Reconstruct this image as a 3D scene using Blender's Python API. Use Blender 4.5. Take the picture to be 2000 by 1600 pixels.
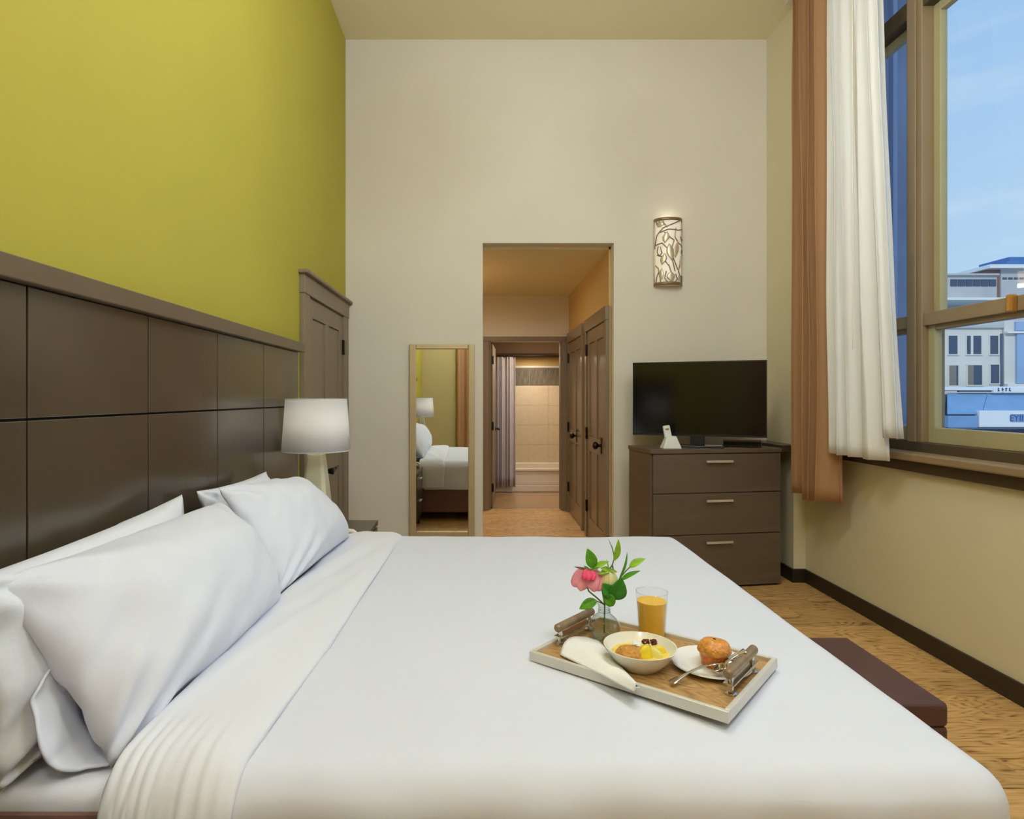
import bpy, bmesh, math, random
from mathutils import Vector, Matrix, noise, Euler

random.seed(7)
for o in list(bpy.data.objects):
    bpy.data.objects.remove(o)
SC = bpy.context.scene
COL = SC.collection
PI = math.pi

# ------------------------------------------------------------------ camera
F, CX, CY, EYE = 1180.0, 940.0, 776.0, 1.35          # focal length and principal point in the 2000x1600 frame
cam_d = bpy.data.cameras.new('camera')
cam_d.sensor_fit = 'HORIZONTAL'
cam_d.sensor_width = 36.0
cam_d.lens = 36.0 * F / 2000.0
cam_d.shift_x = (1000 - CX) / 2000.0
cam_d.shift_y = -(800 - CY) / 2000.0
cam_d.clip_start, cam_d.clip_end = 0.05, 600
cam = bpy.data.objects.new('camera', cam_d)
COL.objects.link(cam)
cam.location = (0, 0, EYE)
cam.rotation_euler = (PI / 2, 0, 0)
SC.camera = cam

# ------------------------------------------------------------------ view, world, sun
SC.view_settings.view_transform = 'Standard'
SC.view_settings.look = 'None'
SC.view_settings.gamma = 1.0
SC.view_settings.use_curve_mapping = False
SC.view_settings.exposure = 0.0


def lin(c):
    out = []
    for v in c[:3]:
        v = v / 255.0
        out.append(v / 12.92 if v <= 0.04045 else ((v + 0.055) / 1.055) ** 2.4)
    return (out[0], out[1], out[2], 1.0)


world = bpy.data.worlds.new('sky')
SC.world = world
world.use_nodes = True
nt = world.node_tree
nt.nodes.clear()
w_out = nt.nodes.new('ShaderNodeOutputWorld')
w_bg = nt.nodes.new('ShaderNodeBackground')
w_tc = nt.nodes.new('ShaderNodeTexCoord')
w_sep = nt.nodes.new('ShaderNodeSeparateXYZ')
w_ramp = nt.nodes.new('ShaderNodeValToRGB')
w_map = nt.nodes.new('ShaderNodeMapping')
w_noise = nt.nodes.new('ShaderNodeTexNoise')
w_cr = nt.nodes.new('ShaderNodeValToRGB')
w_mix = nt.nodes.new('ShaderNodeMixRGB')
w_ramp.color_ramp.elements[0].position = 0.0
w_ramp.color_ramp.elements[0].color = lin((190, 217, 238))
w_ramp.color_ramp.elements[1].position = 0.55
w_ramp.color_ramp.elements[1].color = lin((148, 190, 236))
w_map.inputs['Scale'].default_value = (2.0, 2.0, 11.0)
w_map.inputs['Rotation'].default_value = (0.25, 0.1, 0.4)
w_noise.inputs['Scale'].default_value = 2.2
w_noise.inputs['Detail'].default_value = 6
w_noise.inputs['Roughness'].default_value = 0.55
w_cr.color_ramp.elements[0].position = 0.48
w_cr.color_ramp.elements[0].color = (0, 0, 0, 1)
w_cr.color_ramp.elements[1].position = 0.85
w_cr.color_ramp.elements[1].color = (0.45, 0.45, 0.45, 1)
w_mix.inputs['Color2'].default_value = lin((226, 235, 244))
L = nt.links.new
L(w_tc.outputs['Generated'], w_sep.inputs[0])
L(w_sep.outputs['Z'], w_ramp.inputs[0])
L(w_tc.outputs['Generated'], w_map.inputs[0])
L(w_map.outputs[0], w_noise.inputs['Vector'])
L(w_noise.outputs['Fac'], w_cr.inputs[0])
L(w_cr.outputs[0], w_mix.inputs['Fac'])
L(w_ramp.outputs[0], w_mix.inputs['Color1'])
L(w_mix.outputs[0], w_bg.inputs['Color'])
L(w_bg.outputs[0], w_out.inputs['Surface'])
w_bg.inputs['Strength'].default_value = 1.08

sun_d = bpy.data.lights.new('sun', 'SUN')
sun_d.energy = 1.5
sun_d.angle = 0.01
sun_d.color = (1.0, 0.96, 0.9)
sun = bpy.data.objects.new('sun', sun_d)
COL.objects.link(sun)
sun.location = (0, -20, 40)
sun.rotation_euler = Vector((0.35, 0.8, -0.55)).to_track_quat('-Z', 'Y').to_euler()

FILL_GLOBE_GLOW = 32.0
HALL_FILL_POWER = 9.0
BATH_FILL_POWER = 13.0
SHOWER_LAMP_POWER = 8.0
BEDSIDE_BULB_GLOW = 20.0


# ------------------------------------------------------------------ helpers
def at(px, py, y):
    return Vector(((px - CX) * y / F, y, EYE - (py - CY) * y / F))


def atz(px, py, z):
    y = F * (EYE - z) / (py - CY)
    return Vector(((px - CX) * y / F, y, z))


W = {}


class MB:
    def __init__(self):
        self.v, self.f = [], []

    def add(self, vs, fs):
        n = len(self.v)
        self.v += [Vector(p) for p in vs]
        self.f += [tuple(i + n for i in q) for q in fs]
        return self

    def box(self, x0, x1, y0, y1, z0, z1):
        vs = [(x, y, z) for z in (z0, z1) for y in (y0, y1) for x in (x0, x1)]
        return self.add(vs, [(0, 2, 3, 1), (4, 5, 7, 6), (0, 1, 5, 4), (2, 6, 7, 3), (0, 4, 6, 2), (1, 3, 7, 5)])

    def frustum(self, c, hw0, hd0, hw1, hd1, z0, z1):
        vs = []
        for z, a, b in ((z0, hw0, hd0), (z1, hw1, hd1)):
            vs += [(c[0] - a, c[1] - b, z), (c[0] + a, c[1] - b, z), (c[0] - a, c[1] + b, z), (c[0] + a, c[1] + b, z)]
        return self.add(vs, [(0, 2, 3, 1), (4, 5, 7, 6), (0, 1, 5, 4), (2, 6, 7, 3), (0, 4, 6, 2), (1, 3, 7, 5)])

    def lathe(self, c, prof, n=32, a0=0.0, a1=2 * PI, cap=True):
        full = abs(a1 - a0 - 2 * PI) < 1e-6
        m = n if full else n + 1
        vs, fs = [], []
        for r, z in prof:
            for i in range(m):
                a = a0 + (a1 - a0) * i / n
                vs.append((c[0] + r * math.cos(a), c[1] + r * math.sin(a), c[2] + z))
        for k in range(len(prof) - 1):
            for i in range(n):
                j = (i + 1) % m if full else i + 1
                fs.append((k * m + i, k * m + j, (k + 1) * m + j, (k + 1) * m + i))
        if cap and full:
            if prof[0][0] > 1e-5:
                fs.append(tuple(reversed(range(m))))
            if prof[-1][0] > 1e-5:
                fs.append(tuple((len(prof) - 1) * m + i for i in range(m)))
        return self.add(vs, fs)

    def tube(self, pts, r, n=8):
        pts = [Vector(p) for p in pts]
        rs = r if isinstance(r, (list, tuple)) else [r] * len(pts)
        vs, fs = [], []
        up = Vector((0.13, 0.21, 0.97)).normalized()
        for k, p in enumerate(pts):
            t = (pts[min(k + 1, len(pts) - 1)] - pts[max(k - 1, 0)]).normalized()
            a = t.cross(up)
            if a.length < 0.1:
                a = t.cross(Vector((1, 0, 0)))
            a.normalize()
            b = t.cross(a).normalized()
            for i in range(n):
                g = 2 * PI * i / n
                vs.append(p + (a * math.cos(g) + b * math.sin(g)) * rs[k])
        for k in range(len(pts) - 1):
            for i in range(n):
                j = (i + 1) % n
                fs.append((k * n + i, k * n + j, (k + 1) * n + j, (k + 1) * n + i))
        fs.append(tuple(reversed(range(n))))
        fs.append(tuple((len(pts) - 1) * n + i for i in range(n)))
        return self.add(vs, fs)

    def grid(self, fn, nu, nv):
        vs = [fn(i / nu, j / nv) for j in range(nv + 1) for i in range(nu + 1)]
        m = nu + 1
        fs = [(j * m + i, j * m + i + 1, (j + 1) * m + i + 1, (j + 1) * m + i) for j in range(nv) for i in range(nu)]
        return self.add(vs, fs)

    def prism(self, poly, z0, z1):
        n = len(poly)
        vs = [(p[0], p[1], z0) for p in poly] + [(p[0], p[1], z1) for p in poly]
        fs = [tuple(reversed(range(n))), tuple(range(n, 2 * n))]
        fs += [(i, (i + 1) % n, n + (i + 1) % n, n + i) for i in range(n)]
        return self.add(vs, fs)


def tag(o, label=None, cat=None, group=None, kind=None):
    if label:
        o['label'] = label
    if cat:
        o['category'] = cat
    if group:
        o['group'] = group
    if kind:
        o['kind'] = kind
    return o


def empty(name, loc, rotz=0.0, parent=None, rot=None):
    o = bpy.data.objects.new(name, None)
    COL.objects.link(o)
    o.empty_display_size = 0.05
    o.location = loc
    e = Euler(rot if rot else (0, 0, rotz))
    o.rotation_euler = e
    m = Matrix.Translation(loc) @ e.to_matrix().to_4x4()
    if parent is not None:
        o.parent = parent
        m = W[parent.name] @ m
    W[o.name] = m
    return o


def put(name, mb, mat, parent=None, local=False, smooth=False, bevel=0.0, solid=0.0, sub=0, flat_angle=40):
    me = bpy.data.meshes.new(name)
    vs = mb.v
    if parent is not None:
        loc = Vector((0, 0, 0))
        pm = W[parent.name]
        if not local:
            inv = pm.inverted()
            vs = [inv @ v for v in vs]
        c = Vector((sum(v.x for v in vs), sum(v.y for v in vs), sum(v.z for v in vs))) / len(vs)
        loc = c
        vs = [v - c for v in vs]
        m = pm @ Matrix.Translation(loc)
    else:
        xs, ys, zs = [v.x for v in vs], [v.y for v in vs], [v.z for v in vs]
        loc = Vector(((min(xs) + max(xs)) / 2, (min(ys) + max(ys)) / 2, min(zs)))
        vs = [v - loc for v in vs]
        m = Matrix.Translation(loc)
    me.from_pydata([tuple(v) for v in vs], [], mb.f)
    me.validate()
    bm = bmesh.new()
    bm.from_mesh(me)
    bmesh.ops.recalc_face_normals(bm, faces=bm.faces)
    bm.to_mesh(me)
    bm.free()
    if smooth:
        me.polygons.foreach_set('use_smooth', [True] * len(me.polygons))
        if hasattr(me, 'set_sharp_from_angle'):
            me.set_sharp_from_angle(angle=math.radians(flat_angle))
    me.materials.append(mat)
    o = bpy.data.objects.new(name, me)
    COL.objects.link(o)
    o.location = loc
    if parent is not None:
        o.parent = parent
    W[o.name] = m
    if solid:
        md = o.modifiers.new('thickness', 'SOLIDIFY')
        md.thickness = solid
        md.offset = 0
    if bevel:
        md = o.modifiers.new('bevel', 'BEVEL')
        md.width = bevel
        md.segments = 2
        md.limit_method = 'ANGLE'
        md.harden_normals = False
    if sub:
        md = o.modifiers.new('subdivision', 'SUBSURF')
        md.levels = md.render_levels = sub
    return o


def copy_tree(o, parent=None):
    c = o.copy()
    COL.objects.link(c)
    c.parent = parent
    for ch in list(o.children):
        copy_tree(ch, c)
    return c


# ------------------------------------------------------------------ materials
M = {}


def mat(name, rgb, rough=0.6, metal=0.0, bump=0.0, bscale=60.0, var=0.0, vscale=6.0, spec=0.5, emit=None, estr=0.0, sheen=0.0, coat=0.0, sss=0.0, trans=0.0, stretch=(1, 1, 1)):
    m = bpy.data.materials.new(name)
    m.use_nodes = True
    n = m.node_tree
    b = n.nodes['Principled BSDF']
    b.inputs['Base Color'].default_value = lin(rgb)
    b.inputs['Roughness'].default_value = rough
    b.inputs['Metallic'].default_value = metal
    b.inputs['Specular IOR Level'].default_value = spec
    if coat:
        b.inputs['Coat Weight'].default_value = coat
        b.inputs['Coat Roughness'].default_value = 0.15
    if sheen:
        b.inputs['Sheen Weight'].default_value = sheen
    if sss:
        b.inputs['Subsurface Weight'].default_value = sss
        b.inputs['Subsurface Radius'].default_value = (0.02, 0.01, 0.005)
    if emit:
        b.inputs['Emission Color'].default_value = lin(emit)
        b.inputs['Emission Strength'].default_value = estr
    if bump or var:
        tc = n.nodes.new('ShaderNodeTexCoord')
        mp = n.nodes.new('ShaderNodeMapping')
        mp.inputs['Scale'].default_value = stretch
        n.links.new(tc.outputs['Object'], mp.inputs[0])
    if bump:
        t = n.nodes.new('ShaderNodeTexNoise')
        t.inputs['Scale'].default_value = bscale
        t.inputs['Detail'].default_value = 4
        bp = n.nodes.new('ShaderNodeBump')
        bp.inputs['Strength'].default_value = bump
        bp.inputs['Distance'].default_value = 0.01
        n.links.new(mp.outputs[0], t.inputs['Vector'])
        n.links.new(t.outputs['Fac'], bp.inputs['Height'])
        n.links.new(bp.outputs[0], b.inputs['Normal'])
    if var:
        t = n.nodes.new('ShaderNodeTexNoise')
        t.inputs['Scale'].default_value = vscale
        t.inputs['Detail'].default_value = 5
        r = n.nodes.new('ShaderNodeValToRGB')
        c = lin(rgb)
        r.color_ramp.elements[0].position = 0.3
        r.color_ramp.elements[1].position = 0.7
        r.color_ramp.elements[0].color = tuple(x * (1 - var) for x in c[:3]) + (1,)
        r.color_ramp.elements[1].color = tuple(min(1, x * (1 + var)) for x in c[:3]) + (1,)
        n.links.new(mp.outputs[0], t.inputs['Vector'])
        n.links.new(t.outputs['Fac'], r.inputs[0])
        n.links.new(r.outputs[0], b.inputs['Base Color'])
    M[name] = m
    return m


def mat_glass(name, rgb, refl=0.5, power=3.5):
    """thin clear glass: transparent, with a mirror sheen that grows at grazing angles"""
    m = bpy.data.materials.new(name)
    m.use_nodes = True
    n = m.node_tree
    n.nodes.clear()
    out = n.nodes.new('ShaderNodeOutputMaterial')
    mix = n.nodes.new('ShaderNodeMixShader')
    tr = n.nodes.new('ShaderNodeBsdfTransparent')
    gl = n.nodes.new('ShaderNodeBsdfGlossy')
    fr = n.nodes.new('ShaderNodeLayerWeight')
    fr.inputs['Blend'].default_value = 0.5
    pw = n.nodes.new('ShaderNodeMath')
    pw.operation = 'POWER'
    pw.inputs[1].default_value = power
    mul = n.nodes.new('ShaderNodeMath')
    mul.operation = 'MULTIPLY_ADD'
    mul.inputs[1].default_value = refl
    mul.inputs[2].default_value = 0.012
    tr.inputs['Color'].default_value = lin(rgb)
    gl.inputs['Roughness'].default_value = 0.02
    n.links.new(fr.outputs['Facing'], pw.inputs[0])
    n.links.new(pw.outputs[0], mul.inputs[0])
    n.links.new(mul.outputs[0], mix.inputs[0])
    n.links.new(tr.outputs[0], mix.inputs[1])
    n.links.new(gl.outputs[0], mix.inputs[2])
    n.links.new(mix.outputs[0], out.inputs[0])
    M[name] = m
    return m


def mat_cloth(name, rgb, transl=0.3, bump=0.15, bscale=40.0, stretch=(1, 1, 1)):
    m = bpy.data.materials.new(name)
    m.use_nodes = True
    n = m.node_tree
    n.nodes.clear()
    out = n.nodes.new('ShaderNodeOutputMaterial')
    mix = n.nodes.new('ShaderNodeMixShader')
    d = n.nodes.new('ShaderNodeBsdfDiffuse')
    t = n.nodes.new('ShaderNodeBsdfTranslucent')
    d.inputs['Color'].default_value = lin(rgb)
    t.inputs['Color'].default_value = lin(rgb)
    mix.inputs[0].default_value = transl
    tc = n.nodes.new('ShaderNodeTexCoord')
    mp = n.nodes.new('ShaderNodeMapping')
    mp.inputs['Scale'].default_value = stretch
    no = n.nodes.new('ShaderNodeTexNoise')
    no.inputs['Scale'].default_value = bscale
    bp = n.nodes.new('ShaderNodeBump')
    bp.inputs['Strength'].default_value = bump
    bp.inputs['Distance'].default_value = 0.01
    n.links.new(tc.outputs['Object'], mp.inputs[0])
    n.links.new(mp.outputs[0], no.inputs['Vector'])
    n.links.new(no.outputs['Fac'], bp.inputs['Height'])
    n.links.new(bp.outputs[0], d.inputs['Normal'])
    n.links.new(d.outputs[0], mix.inputs[1])
    n.links.new(t.outputs[0], mix.inputs[2])
    n.links.new(mix.outputs[0], out.inputs[0])
    M[name] = m
    return m


def mat_wood(name, c1, c2, c3, rough=0.4, gscale=1.0, axis='X', rand=0.25, bump=0.25, knots=True):
    """oak-like grain running along an axis of the object, each board offset by its own random number"""
    m = bpy.data.materials.new(name)
    m.use_nodes = True
    n = m.node_tree
    b = n.nodes['Principled BSDF']
    b.inputs['Roughness'].default_value = rough
    tc = n.nodes.new('ShaderNodeTexCoord')
    oi = n.nodes.new('ShaderNodeObjectInfo')
    off = n.nodes.new('ShaderNodeVectorMath')
    off.operation = 'SCALE'
    off.inputs[0].default_value = (37.0, 19.0, 11.0)
    n.links.new(oi.outputs['Random'], off.inputs['Scale'])
    addv = n.nodes.new('ShaderNodeVectorMath')
    addv.operation = 'ADD'
    n.links.new(tc.outputs['Object'], addv.inputs[0])
    n.links.new(off.outputs[0], addv.inputs[1])
    mp = n.nodes.new('ShaderNodeMapping')
    mp.inputs['Scale'].default_value = {'X': (1.9, 7, 7), 'Y': (9, 1.1, 9), 'Z': (9, 9, 1.1)}[axis]
    n.links.new(addv.outputs[0], mp.inputs[0])
    warp = n.nodes.new('ShaderNodeTexNoise')
    warp.inputs['Scale'].default_value = 0.9 * gscale
    warp.inputs['Detail'].default_value = 2
    n.links.new(mp.outputs[0], warp.inputs['Vector'])
    rings = n.nodes.new('ShaderNodeMath')
    rings.operation = 'MULTIPLY'
    rings.inputs[1].default_value = 16.0
    n.links.new(warp.outputs['Fac'], rings.inputs[0])
    fr = n.nodes.new('ShaderNodeMath')
    fr.operation = 'PINGPONG'
    fr.inputs[1].default_value = 0.5
    n.links.new(rings.outputs[0], fr.inputs[0])
    mp2 = n.nodes.new('ShaderNodeMapping')
    mp2.inputs['Scale'].default_value = {'X': (4, 90, 90), 'Y': (90, 4, 90), 'Z': (90, 90, 4)}[axis]
    n.links.new(addv.outputs[0], mp2.inputs[0])
    fine = n.nodes.new('ShaderNodeTexNoise')
    fine.inputs['Scale'].default_value = 1.3 * gscale
    fine.inputs['Detail'].default_value = 5
    n.links.new(mp2.outputs[0], fine.inputs['Vector'])
    mixf = n.nodes.new('ShaderNodeMath')
    mixf.operation = 'MULTIPLY_ADD'
    mixf.inputs[1].default_value = 0.8
    n.links.new(fr.outputs[0], mixf.inputs[0])
    n.links.new(fine.outputs['Fac'], mixf.inputs[2])
    ramp = n.nodes.new('ShaderNodeValToRGB')
    e = ramp.color_ramp.elements
    e[0].position, e[0].color = 0.38, lin(c3)
    e[1].position, e[1].color = 0.95, lin(c1)
    k = e.new(0.58)
    k.color = lin(c2)
    n.links.new(mixf.outputs[0], ramp.inputs[0])
    hsv = n.nodes.new('ShaderNodeHueSaturation')
    mr = n.nodes.new('ShaderNodeMapRange')
    mr.inputs['To Min'].default_value = 1 - rand
    mr.inputs['To Max'].default_value = 1 + rand
    n.links.new(oi.outputs['Random'], mr.inputs[0])
    n.links.new(mr.outputs[0], hsv.inputs['Value'])
    n.links.new(ramp.outputs[0], hsv.inputs['Color'])
    n.links.new(hsv.outputs[0], b.inputs['Base Color'])
    bp = n.nodes.new('ShaderNodeBump')
    bp.inputs['Strength'].default_value = bump
    bp.inputs['Distance'].default_value = 0.004
    n.links.new(mixf.outputs[0], bp.inputs['Height'])
    n.links.new(bp.outputs[0], b.inputs['Normal'])
    M[name] = m
    return m


mat('wall_beige', (227, 220, 206), 0.9, bump=0.05, bscale=180, var=0.03, vscale=1.5)
mat('wall_cream', (224, 214, 182), 0.9, bump=0.05, bscale=180, var=0.03, vscale=1.5)
mat('wall_lime', (180, 168, 61), 0.85, bump=0.05, bscale=180, var=0.03, vscale=1.5)
mat('wall_gold', (210, 180, 122), 0.9, bump=0.05, bscale=180)
mat('wall_rear', (186, 170, 118), 0.9, bump=0.05, bscale=180)
mat('ceiling_paint', (236, 224, 184), 0.95, bump=0.03, bscale=120)
mat('baseboard', (45, 36, 24), 0.45)
mat('taupe_paint', (136, 120, 98), 0.5, bump=0.05, bscale=30, var=0.04, stretch=(1, 1, 0.1))
mat('hall_door_paint', (134, 118, 94), 0.3, bump=0.05, bscale=30, var=0.05, stretch=(1, 1, 0.1))
mat('window_paint', (150, 128, 96), 0.45, var=0.04)
mat('window_shade', (82, 68, 46), 0.5)  # darker brown for transom bars, apron and foot strip
mat('sash_paint', (178, 166, 124), 0.45, var=0.03)
mat('dark_bronze', (44, 34, 26), 0.35, metal=0.7)
mat('brass', (190, 140, 70), 0.35, metal=0.6)
mat('espresso', (82, 68, 54), 0.26, bump=0.06, bscale=25, var=0.08, stretch=(0.3, 6, 6), spec=0.5)
mat('headboard_panel', (82, 69, 54), 0.21, var=0.07, vscale=3, spec=0.8)
mat('headboard_cap', (106, 90, 70), 0.4, var=0.05)
mat('dresser_wood', (102, 87, 73), 0.42, bump=0.08, bscale=20, var=0.1, vscale=5, stretch=(0.3, 1, 8))
mat('groove_dark', (26, 21, 16), 0.7)
mat('satin_metal', (222, 214, 200), 0.35, metal=0.5)
mat('chrome', (210, 205, 198), 0.14, metal=1.0)
mat('champagne', (206, 186, 146), 0.35, metal=0.35, var=0.05)
mat('mirror_silver', (240, 240, 236), 0.01, metal=1.0)
mat('linen', (222, 225, 238), 0.85, bump=0.12, bscale=22, sheen=0.15)
mat('pillow_linen', (226, 229, 240), 0.85, bump=0.35, bscale=11, sheen=0.15)
mat('back_pillow_linen', (226, 229, 236), 0.85, bump=0.3, bscale=14, sheen=0.15)
mat('sheet_linen', (228, 230, 238), 0.85, bump=0.18, bscale=14, sheen=0.15, stretch=(1, 2.5, 1))
mat('bed_leather', (120, 88, 78), 0.5, bump=0.1, bscale=90, var=0.06)
mat('ottoman_leather', (86, 56, 52), 0.45, bump=0.15, bscale=160, var=0.12, vscale=14)
mat('tv_black', (12, 12, 13), 0.35)
mat('tv_screen', (6, 6, 8), 0.12, spec=0.6)
mat('white_plastic', (226, 228, 220), 0.4)
mat('paper_white', (236, 228, 212), 0.7)
mat('set_box', (128, 112, 84), 0.5)
mat('ceramic', (236, 232, 216), 0.25, coat=0.3)
mat('plate_white', (238, 238, 234), 0.22, coat=0.3)
mat('lamp_base', (216, 210, 178), 0.25, coat=0.4)
mat('tub_white', (226, 216, 200), 0.25, coat=0.3)
mat('tile_beige', (202, 186, 158), 0.35, bump=0.1, bscale=14, var=0.06, vscale=18)
mat('mosaic', (104, 96, 82), 0.3, bump=0.3, bscale=40, var=0.45, vscale=22, stretch=(3, 1, 0.35))
mat('tile_floor', (170, 138, 100), 0.25, var=0.1, vscale=5)
mat('soffit', (84, 64, 42), 0.85)
mat_cloth('shower_cloth', (216, 210, 214), 0.2, 0.15, 25)
mat_cloth('brown_drape', (180, 138, 100), 0.06, 0.3, 60, (1, 1, 0.08))
mat_cloth('sheer', (252, 250, 246), 0.25, 0.2, 60, (1, 1, 0.06))
mat_cloth('shade_fabric', (236, 236, 236), 0.45, 0.1, 160)
mat_glass('pane', (252, 254, 254), 0.35)
mat_glass('vase_glass', (240, 244, 241), 0.9, 2.4)
mat_glass('cup_glass', (250, 251, 250), 0.7)
mat('juice', (248, 196, 76), 0.3, var=0.06, vscale=30, sss=0.1)
mat('custard', (236, 206, 92), 0.5, var=0.1, vscale=40, bump=0.3, bscale=60)
mat('crumble', (214, 152, 70), 0.8, bump=1.0, bscale=120, var=0.25, vscale=120)
mat('mango', (236, 206, 40), 0.35, var=0.08, vscale=30)
mat('pear', (226, 214, 120), 0.4, var=0.08, vscale=30)
mat('syrup', (96, 34, 14), 0.25)
mat('sugar', (246, 244, 236), 0.6, bump=0.6, bscale=200)
mat('muffin_top', (224, 150, 62), 0.35, bump=0.6, bscale=110, var=0.25, vscale=110, coat=0.2)
mat('muffin_side', (218, 134, 62), 0.55, bump=0.6, bscale=80, var=0.3, vscale=70)
mat_glass('muffin_paper', (250, 236, 220), 0.8)
mat('napkin', (240, 238, 234), 0.9, bump=0.2, bscale=60)
mat('petal', (246, 150, 164), 0.5, var=0.25, vscale=25, sss=0.15)
mat('petal_deep', (232, 66, 108), 0.5, var=0.15, vscale=25, sss=0.15)
mat('bud', (226, 220, 160), 0.55, var=0.1, vscale=30, sss=0.15)
mat('leaf', (86, 158, 30), 0.4, var=0.2, vscale=40)
mat('leaf_light', (140, 186, 46), 0.4, var=0.2, vscale=40)
mat('leaf_dark', (46, 128, 22), 0.4, var=0.25, vscale=40)
mat('stem', (96, 116, 44), 0.5)
mat('twig', (112, 92, 48), 0.6)
mat('tray_rim', (218, 214, 204), 0.3, metal=0.15)
mat('grip', (150, 128, 98), 0.32, metal=0.3, var=0.2, vscale=30)
mat('sconce_glass', (246, 240, 226), 0.4, emit=(255, 240, 220), estr=0.2)
mat('sconce_metal', (214, 200, 174), 0.35, metal=0.4)
mat('sconce_vine', (142, 120, 92), 0.35, metal=0.5)
mat('lamp_glow', (255, 255, 255), 0.5, emit=(236, 245, 255), estr=FILL_GLOBE_GLOW)
mat('bulb_glow', (255, 250, 240), 0.5, emit=(255, 240, 220), estr=BEDSIDE_BULB_GLOW)
mat('warm_glow', (255, 240, 214), 0.5, emit=(255, 216, 160), estr=6.0)
mat('lamp_metal', (196, 190, 178), 0.4, metal=0.6)
mat('facade_white', (214, 212, 204), 0.9, var=0.04, vscale=0.4)
mat('facade_grey', (182, 184, 186), 0.9, var=0.06, vscale=0.5)
mat('facade_brick', (140, 98, 92), 0.9)
mat('facade_blue', (140, 172, 208), 0.6, var=0.05, vscale=0.5)
mat('roof_blue', (70, 116, 176), 0.7)
mat('tower_blue', (88, 104, 136), 0.45, var=0.3, vscale=0.25)  # shade on the near building put into its colour
mat('tower_fin', (98, 118, 152), 0.5)
mat('far_window', (62, 78, 104), 0.2)
mat('far_curtain', (128, 124, 116), 0.7)
mat('roof_light', (226, 228, 226), 0.7)
mat('awning_blue', (118, 158, 200), 0.8, var=0.08, vscale=0.8)
mat('shop_dark', (84, 100, 126), 0.6)
mat('sign_white', (226, 232, 236), 0.7)
mat('sign_letter', (70, 96, 150), 0.7)
mat('street', (150, 160, 172), 0.9, var=0.1, vscale=0.3)
mat_wood('oak_floor', (222, 182, 124), (202, 158, 98), (104, 68, 36), rough=0.42, axis='X', rand=0.14, bump=0.3)
mat_wood('tray_wood', (196, 158, 104), (176, 136, 84), (138, 98, 54), rough=0.35, axis='X', rand=0.05, bump=0.1, gscale=2.0)

# ------------------------------------------------------------------ room shell
XL, XR, YB, YR, ZC = -1.085, 2.37, 4.83, -1.5, 4.21
XP, YP = 2.281, 4.414            # corner pier
HX0, HX1, HZ = 0.012, 1.06, 2.583
HWR, HWL, HEND = 1.045, -0.6, 7.21
BX0, BX1, BEND = -0.45, 1.4, 9.45


def struct(name, mb, m, parent=None, bevel=0.0, label=None):
    o = put(name, mb, m, parent, bevel=bevel)
    if parent is None:
        o['kind'] = 'structure'
    if label:
        o['label'] = label
    return o


floor = struct('floor', MB().box(XL - .1, XR + .15, YR - .1, HEND + .06, -0.12, -0.014), M['groove_dark'], label='oak plank floor of warm honey brown boards')
PW = 0.163
rows = int((HEND - YR) / PW) + 1
for r in range(rows):
    y0 = YR + r * PW
    y1 = min(y0 + PW, HEND)
    if y1 - y0 < 0.03:
        continue
    if y0 < YB - 0.02:
        xa, xb = XL, XR
    else:
        xa, xb = HWL, HWR
    x = xa - random.uniform(0.0, 1.3)
    while x < xb:
        ln = random.choice((1.25, 1.5, 1.75))
        a, b_ = max(x, xa), min(x + ln, xb)
        x += ln
        if b_ - a < 0.02:
            continue
        dz = random.uniform(-0.0008, 0.0008)
        mb = MB()
        c = 0.0018
        mb.add([(a, y0, -.014), (b_, y0, -.014), (b_, y1, -.014), (a, y1, -.014),
                (a, y0, -c + dz), (b_, y0, -c + dz), (b_, y1, -c + dz), (a, y1, -c + dz),
                (a + c, y0 + c, dz), (b_ - c, y0 + c, dz), (b_ - c, y1 - c, dz), (a + c, y1 - c, dz)],
               [(0, 1, 5, 4), (1, 2, 6, 5), (2, 3, 7, 6), (3, 0, 4, 7), (4, 5, 9, 8), (5, 6, 10, 9), (6, 7, 11, 10), (7, 4, 8, 11), (8, 9, 10, 11)])
        put('plank', mb, M['oak_floor'], floor)

struct('wall_left', MB().box(XL - .12, XL, YR - .12, YB + .12, 0, ZC), M['wall_lime'], label='tall lime green wall behind the headboard')
wb = MB()
wb.box(XL, HX0, YB, YB + .12, 0, ZC).box(HX0, HX1, YB, YB + .12, HZ, ZC).box(HX1, XR + .15, YB, YB + .12, 0, ZC)
struct('wall_back', wb, M['wall_beige'], label='tall beige wall with the opening to the hall')
struct('wall_rear', MB().box(XL, XR + .15, YR - .12, YR, 0, ZC), M['wall_rear'])
OY0, OY1, OZ0, OZ1 = 0.3, 4.15, 1.0, 4.0
wr = MB()
wr.box(XR, XR + .15, YR, YB, 0, OZ0).box(XR, XR + .15, YR, YB, OZ1, ZC)
wr.box(XR, XR + .15, YR, OY0, OZ0, OZ1).box(XR, XR + .15, OY1, YB, OZ0, OZ1)
struct('wall_right', wr, M['wall_cream'], label='cream wall below and around the large window')
struct('wall_corner', MB().box(XP, XR, YP, YB, 0, ZC), M['wall_cream'], label='shallow cream pier in the corner behind the curtains')
struct('ceiling', MB().box(XL - .12, XR + .15, YR - .12, YB + .12, ZC, ZC + .12), M['ceiling_paint'])
struct('baseboard_right', MB().box(XR - .016, XR, YR, YP, 0, .097), M['baseboard'], bevel=.003, label='dark brown baseboard under the window wall')
bc = MB().box(XP - .016, XP, YP - .016, YB, 0, .097)
bc.box(XP, XR - .016, YP - .016, YP, 0, .097)
struct('baseboard_corner', bc, M['baseboard'], label='dark brown baseboard wrapping the corner pier')
struct('baseboard_back', MB().box(XL, HX0, YB - .016, YB, 0, .097).box(HX1, XP - .016, YB - .016, YB, 0, .097), M['baseboard'])
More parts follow.
